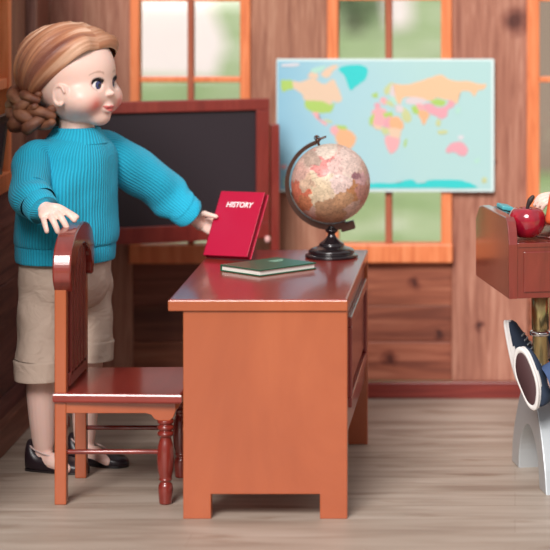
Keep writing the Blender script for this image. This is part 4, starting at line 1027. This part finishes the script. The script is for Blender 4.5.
def sneaker(c, nout, toe, parent):
    """c centre of the sole, nout = direction the sole faces, toe = heel-to-toe direction."""
    n = V(nout).normalized(); t = V(toe); t = (t-n*t.dot(n)).normalized(); s = n.cross(t)
    Fx = frame_m(c, t, s, -n)     # x toe, y side, z up through the shoe
    def outline(k, z, g=0):
        o = []
        for j in range(40):
            a = 2*math.pi*j/40; x = 3.15*math.cos(a); y = (1.32+.14*math.cos(a)-.14*math.sin(a*2+.6)**2)*math.sin(a)
            o.append(Fx @ V((x*k, y*k, z)))
        return o
    bm = BM(); rings(bm, [outline(.93, .28), outline(1.0, .35), outline(1.0, .75), outline(.95, .82), outline(.7, .8)][0:5]); R0 = part('sneaker', bm, M['white_rub'], parent)
    R0.name = 'sneaker'
    bm = BM(); rings(bm, [outline(.99, .34), outline(1.02, .3), outline(1.02, .12), outline(.99, .04), outline(.86, .04), outline(.84, .12), outline(.3, .12)], cap=True); part('rim', bm, M['white_rub'], R0)
    bm = BM(); rings(bm, [outline(.84, .14), outline(.84, .08), outline(.8, .02)]); part('outsole', bm, M['sole'], R0)
    bm = BM(); st = []
    for x, wd_, h_ in ((-3.0, .7, 2.2), (-2.7, 1.05, 2.9), (-2.0, 1.2, 2.9), (-1.0, 1.2, 2.7), (0, 1.2, 2.4), (1, 1.25, 2.1), (2.0, 1.2, 1.6), (2.7, .9, 1.3), (3.0, .5, 1.0)):
        st.append([Fx @ V((x, wd_*math.cos(a), .6+(h_-.6)*max(0, math.sin(a))**.8 if math.sin(a) > 0 else .6)) for a in [2*math.pi*j/24 for j in range(24)]])
    rings(bm, st); part('upper', bm, M['navy'], R0)
    bm = BM()
    for i in range(5):
        x = -.6+.5*i; zz = 2.65-.22*i
        tube(bm, [Fx @ V((x, -.75, zz-.12)), Fx @ V((x+.1, 0, zz+.12)), Fx @ V((x, .75, zz-.12))], [.09, .09], 8)
    part('laces', bm, M['lace'], R0)
sneaker(V((1.05, 9.9, 11.5)), V((-.62, -.75, -.12)), V((-.28, 0, .96)), sd)
sneaker(V((-.56, 20.5, 12.5)), V((-.95, .1, -.2)), V((-.25, 0, .96)), sd)
# a plain stool carries the seated doll
st = root('wooden_stool', (18.5, 18.4, 0), 'wooden stool under the seated doll behind the school desk', 'stool')
bm = BM(); box(bm, 13.5, 23, 13, 24, 10.5, 11.3, .2); part('seat', bm, M['cherry_red'], st)
for x in (14.3, 22.2):
    for y in (13.8, 23.2):
        bm = BM(); box(bm, x-.5, x+.5, y-.5, y+.5, 0, 10.5, .08); part('leg', bm, M['cherry_red'], st)

# settle the standing doll's body behind the chair back while feet and hands stay where they touch
bpy.context.view_layer.update()
def sstep(a, b, x): x = max(0., min(1., (x-a)/(b-a))); return x*x*(3-2*x)
def allkids(o):
    for c in o.children:
        yield c; yield from allkids(c)
off0 = V(dl.location)
for c in allkids(dl):
    if c.type != 'MESH': continue
    for v in c.data.vertices:
        p = v.co+off0; w_ = sstep(4, 19, p.z)
        if p.z < 34: w_ *= sstep(1.2, 6.5, min((p-WR).length, (p-V((-44.5, 9, 26.8))).length)) if p.y < 17 else sstep(1.2, 6.5, (p-WR).length)
        if p.z < 34: w_ *= sstep(1.5, 7, (p-WL).length)
        if p.x > WL.x: w_ = 0
        v.co += V((-.55, 3.2, -.3))*w_
# ------------------------------------------------------------------ scale everything to metres
seen = set()
for o in bpy.data.objects:
    o.location = o.location*S
    if o.data is not None and o.data.name not in seen and o.type == 'MESH':
        seen.add(o.data.name); o.data.transform(Matrix.Scale(S, 4)); o.data.update()

# ------------------------------------------------------------------ light
w = bpy.data.worlds.new('sky'); bpy.context.scene.world = w; w.use_nodes = True; nt = w.node_tree; bg = nt.nodes['Background']
tc = nt.nodes.new('ShaderNodeTexCoord'); sx = nt.nodes.new('ShaderNodeSeparateXYZ'); nt.links.new(tc.outputs['Generated'], sx.inputs[0])
cr = nt.nodes.new('ShaderNodeValToRGB'); mr = nt.nodes.new('ShaderNodeMapRange'); mr.inputs[1].default_value = -.2; mr.inputs[2].default_value = 1
nt.links.new(sx.outputs[2], mr.inputs[0]); nt.links.new(mr.outputs[0], cr.inputs[0])
e = cr.color_ramp.elements; e[0].position = .0; e[0].color = (.38, .27, .25, 1); e[1].position = .6; e[1].color = (1.0, .97, .98, 1)
q = cr.color_ramp.elements.new(.25); q.color = (.72, .62, .62, 1)
nt.links.new(cr.outputs[0], bg.inputs['Color']); bg.inputs['Strength'].default_value = .72
sl = bpy.data.lights.new('sun', 'SUN'); sl.energy = 4.1; sl.angle = math.radians(22); sl.color = (1, .95, .92)
so = bpy.data.objects.new('sun', sl); COL.objects.link(so); so.rotation_euler = V((-.16, -.82, .62)).to_track_quat('Z', 'Y').to_euler()

# ------------------------------------------------------------------ camera
cam = bpy.data.cameras.new('camera'); co_ = bpy.data.objects.new('camera', cam); COL.objects.link(co_)
co_.location = (0, -Y0*S, CH*S); co_.rotation_euler = (math.pi/2, 0, 0)
cam.sensor_width = 36; cam.lens = FPX*36/550; cam.shift_x = (275-VX)/550; cam.shift_y = (VY-275)/550
cam.clip_start = .05; cam.clip_end = 100
cam.dof.use_dof = True; cam.dof.focus_distance = 2.64; cam.dof.aperture_fstop = 5.9
sc = bpy.context.scene; sc.camera = co_
sc.view_settings.view_transform = 'Standard'; sc.view_settings.look = 'None'; sc.view_settings.gamma = 1; sc.view_settings.exposure = -.15
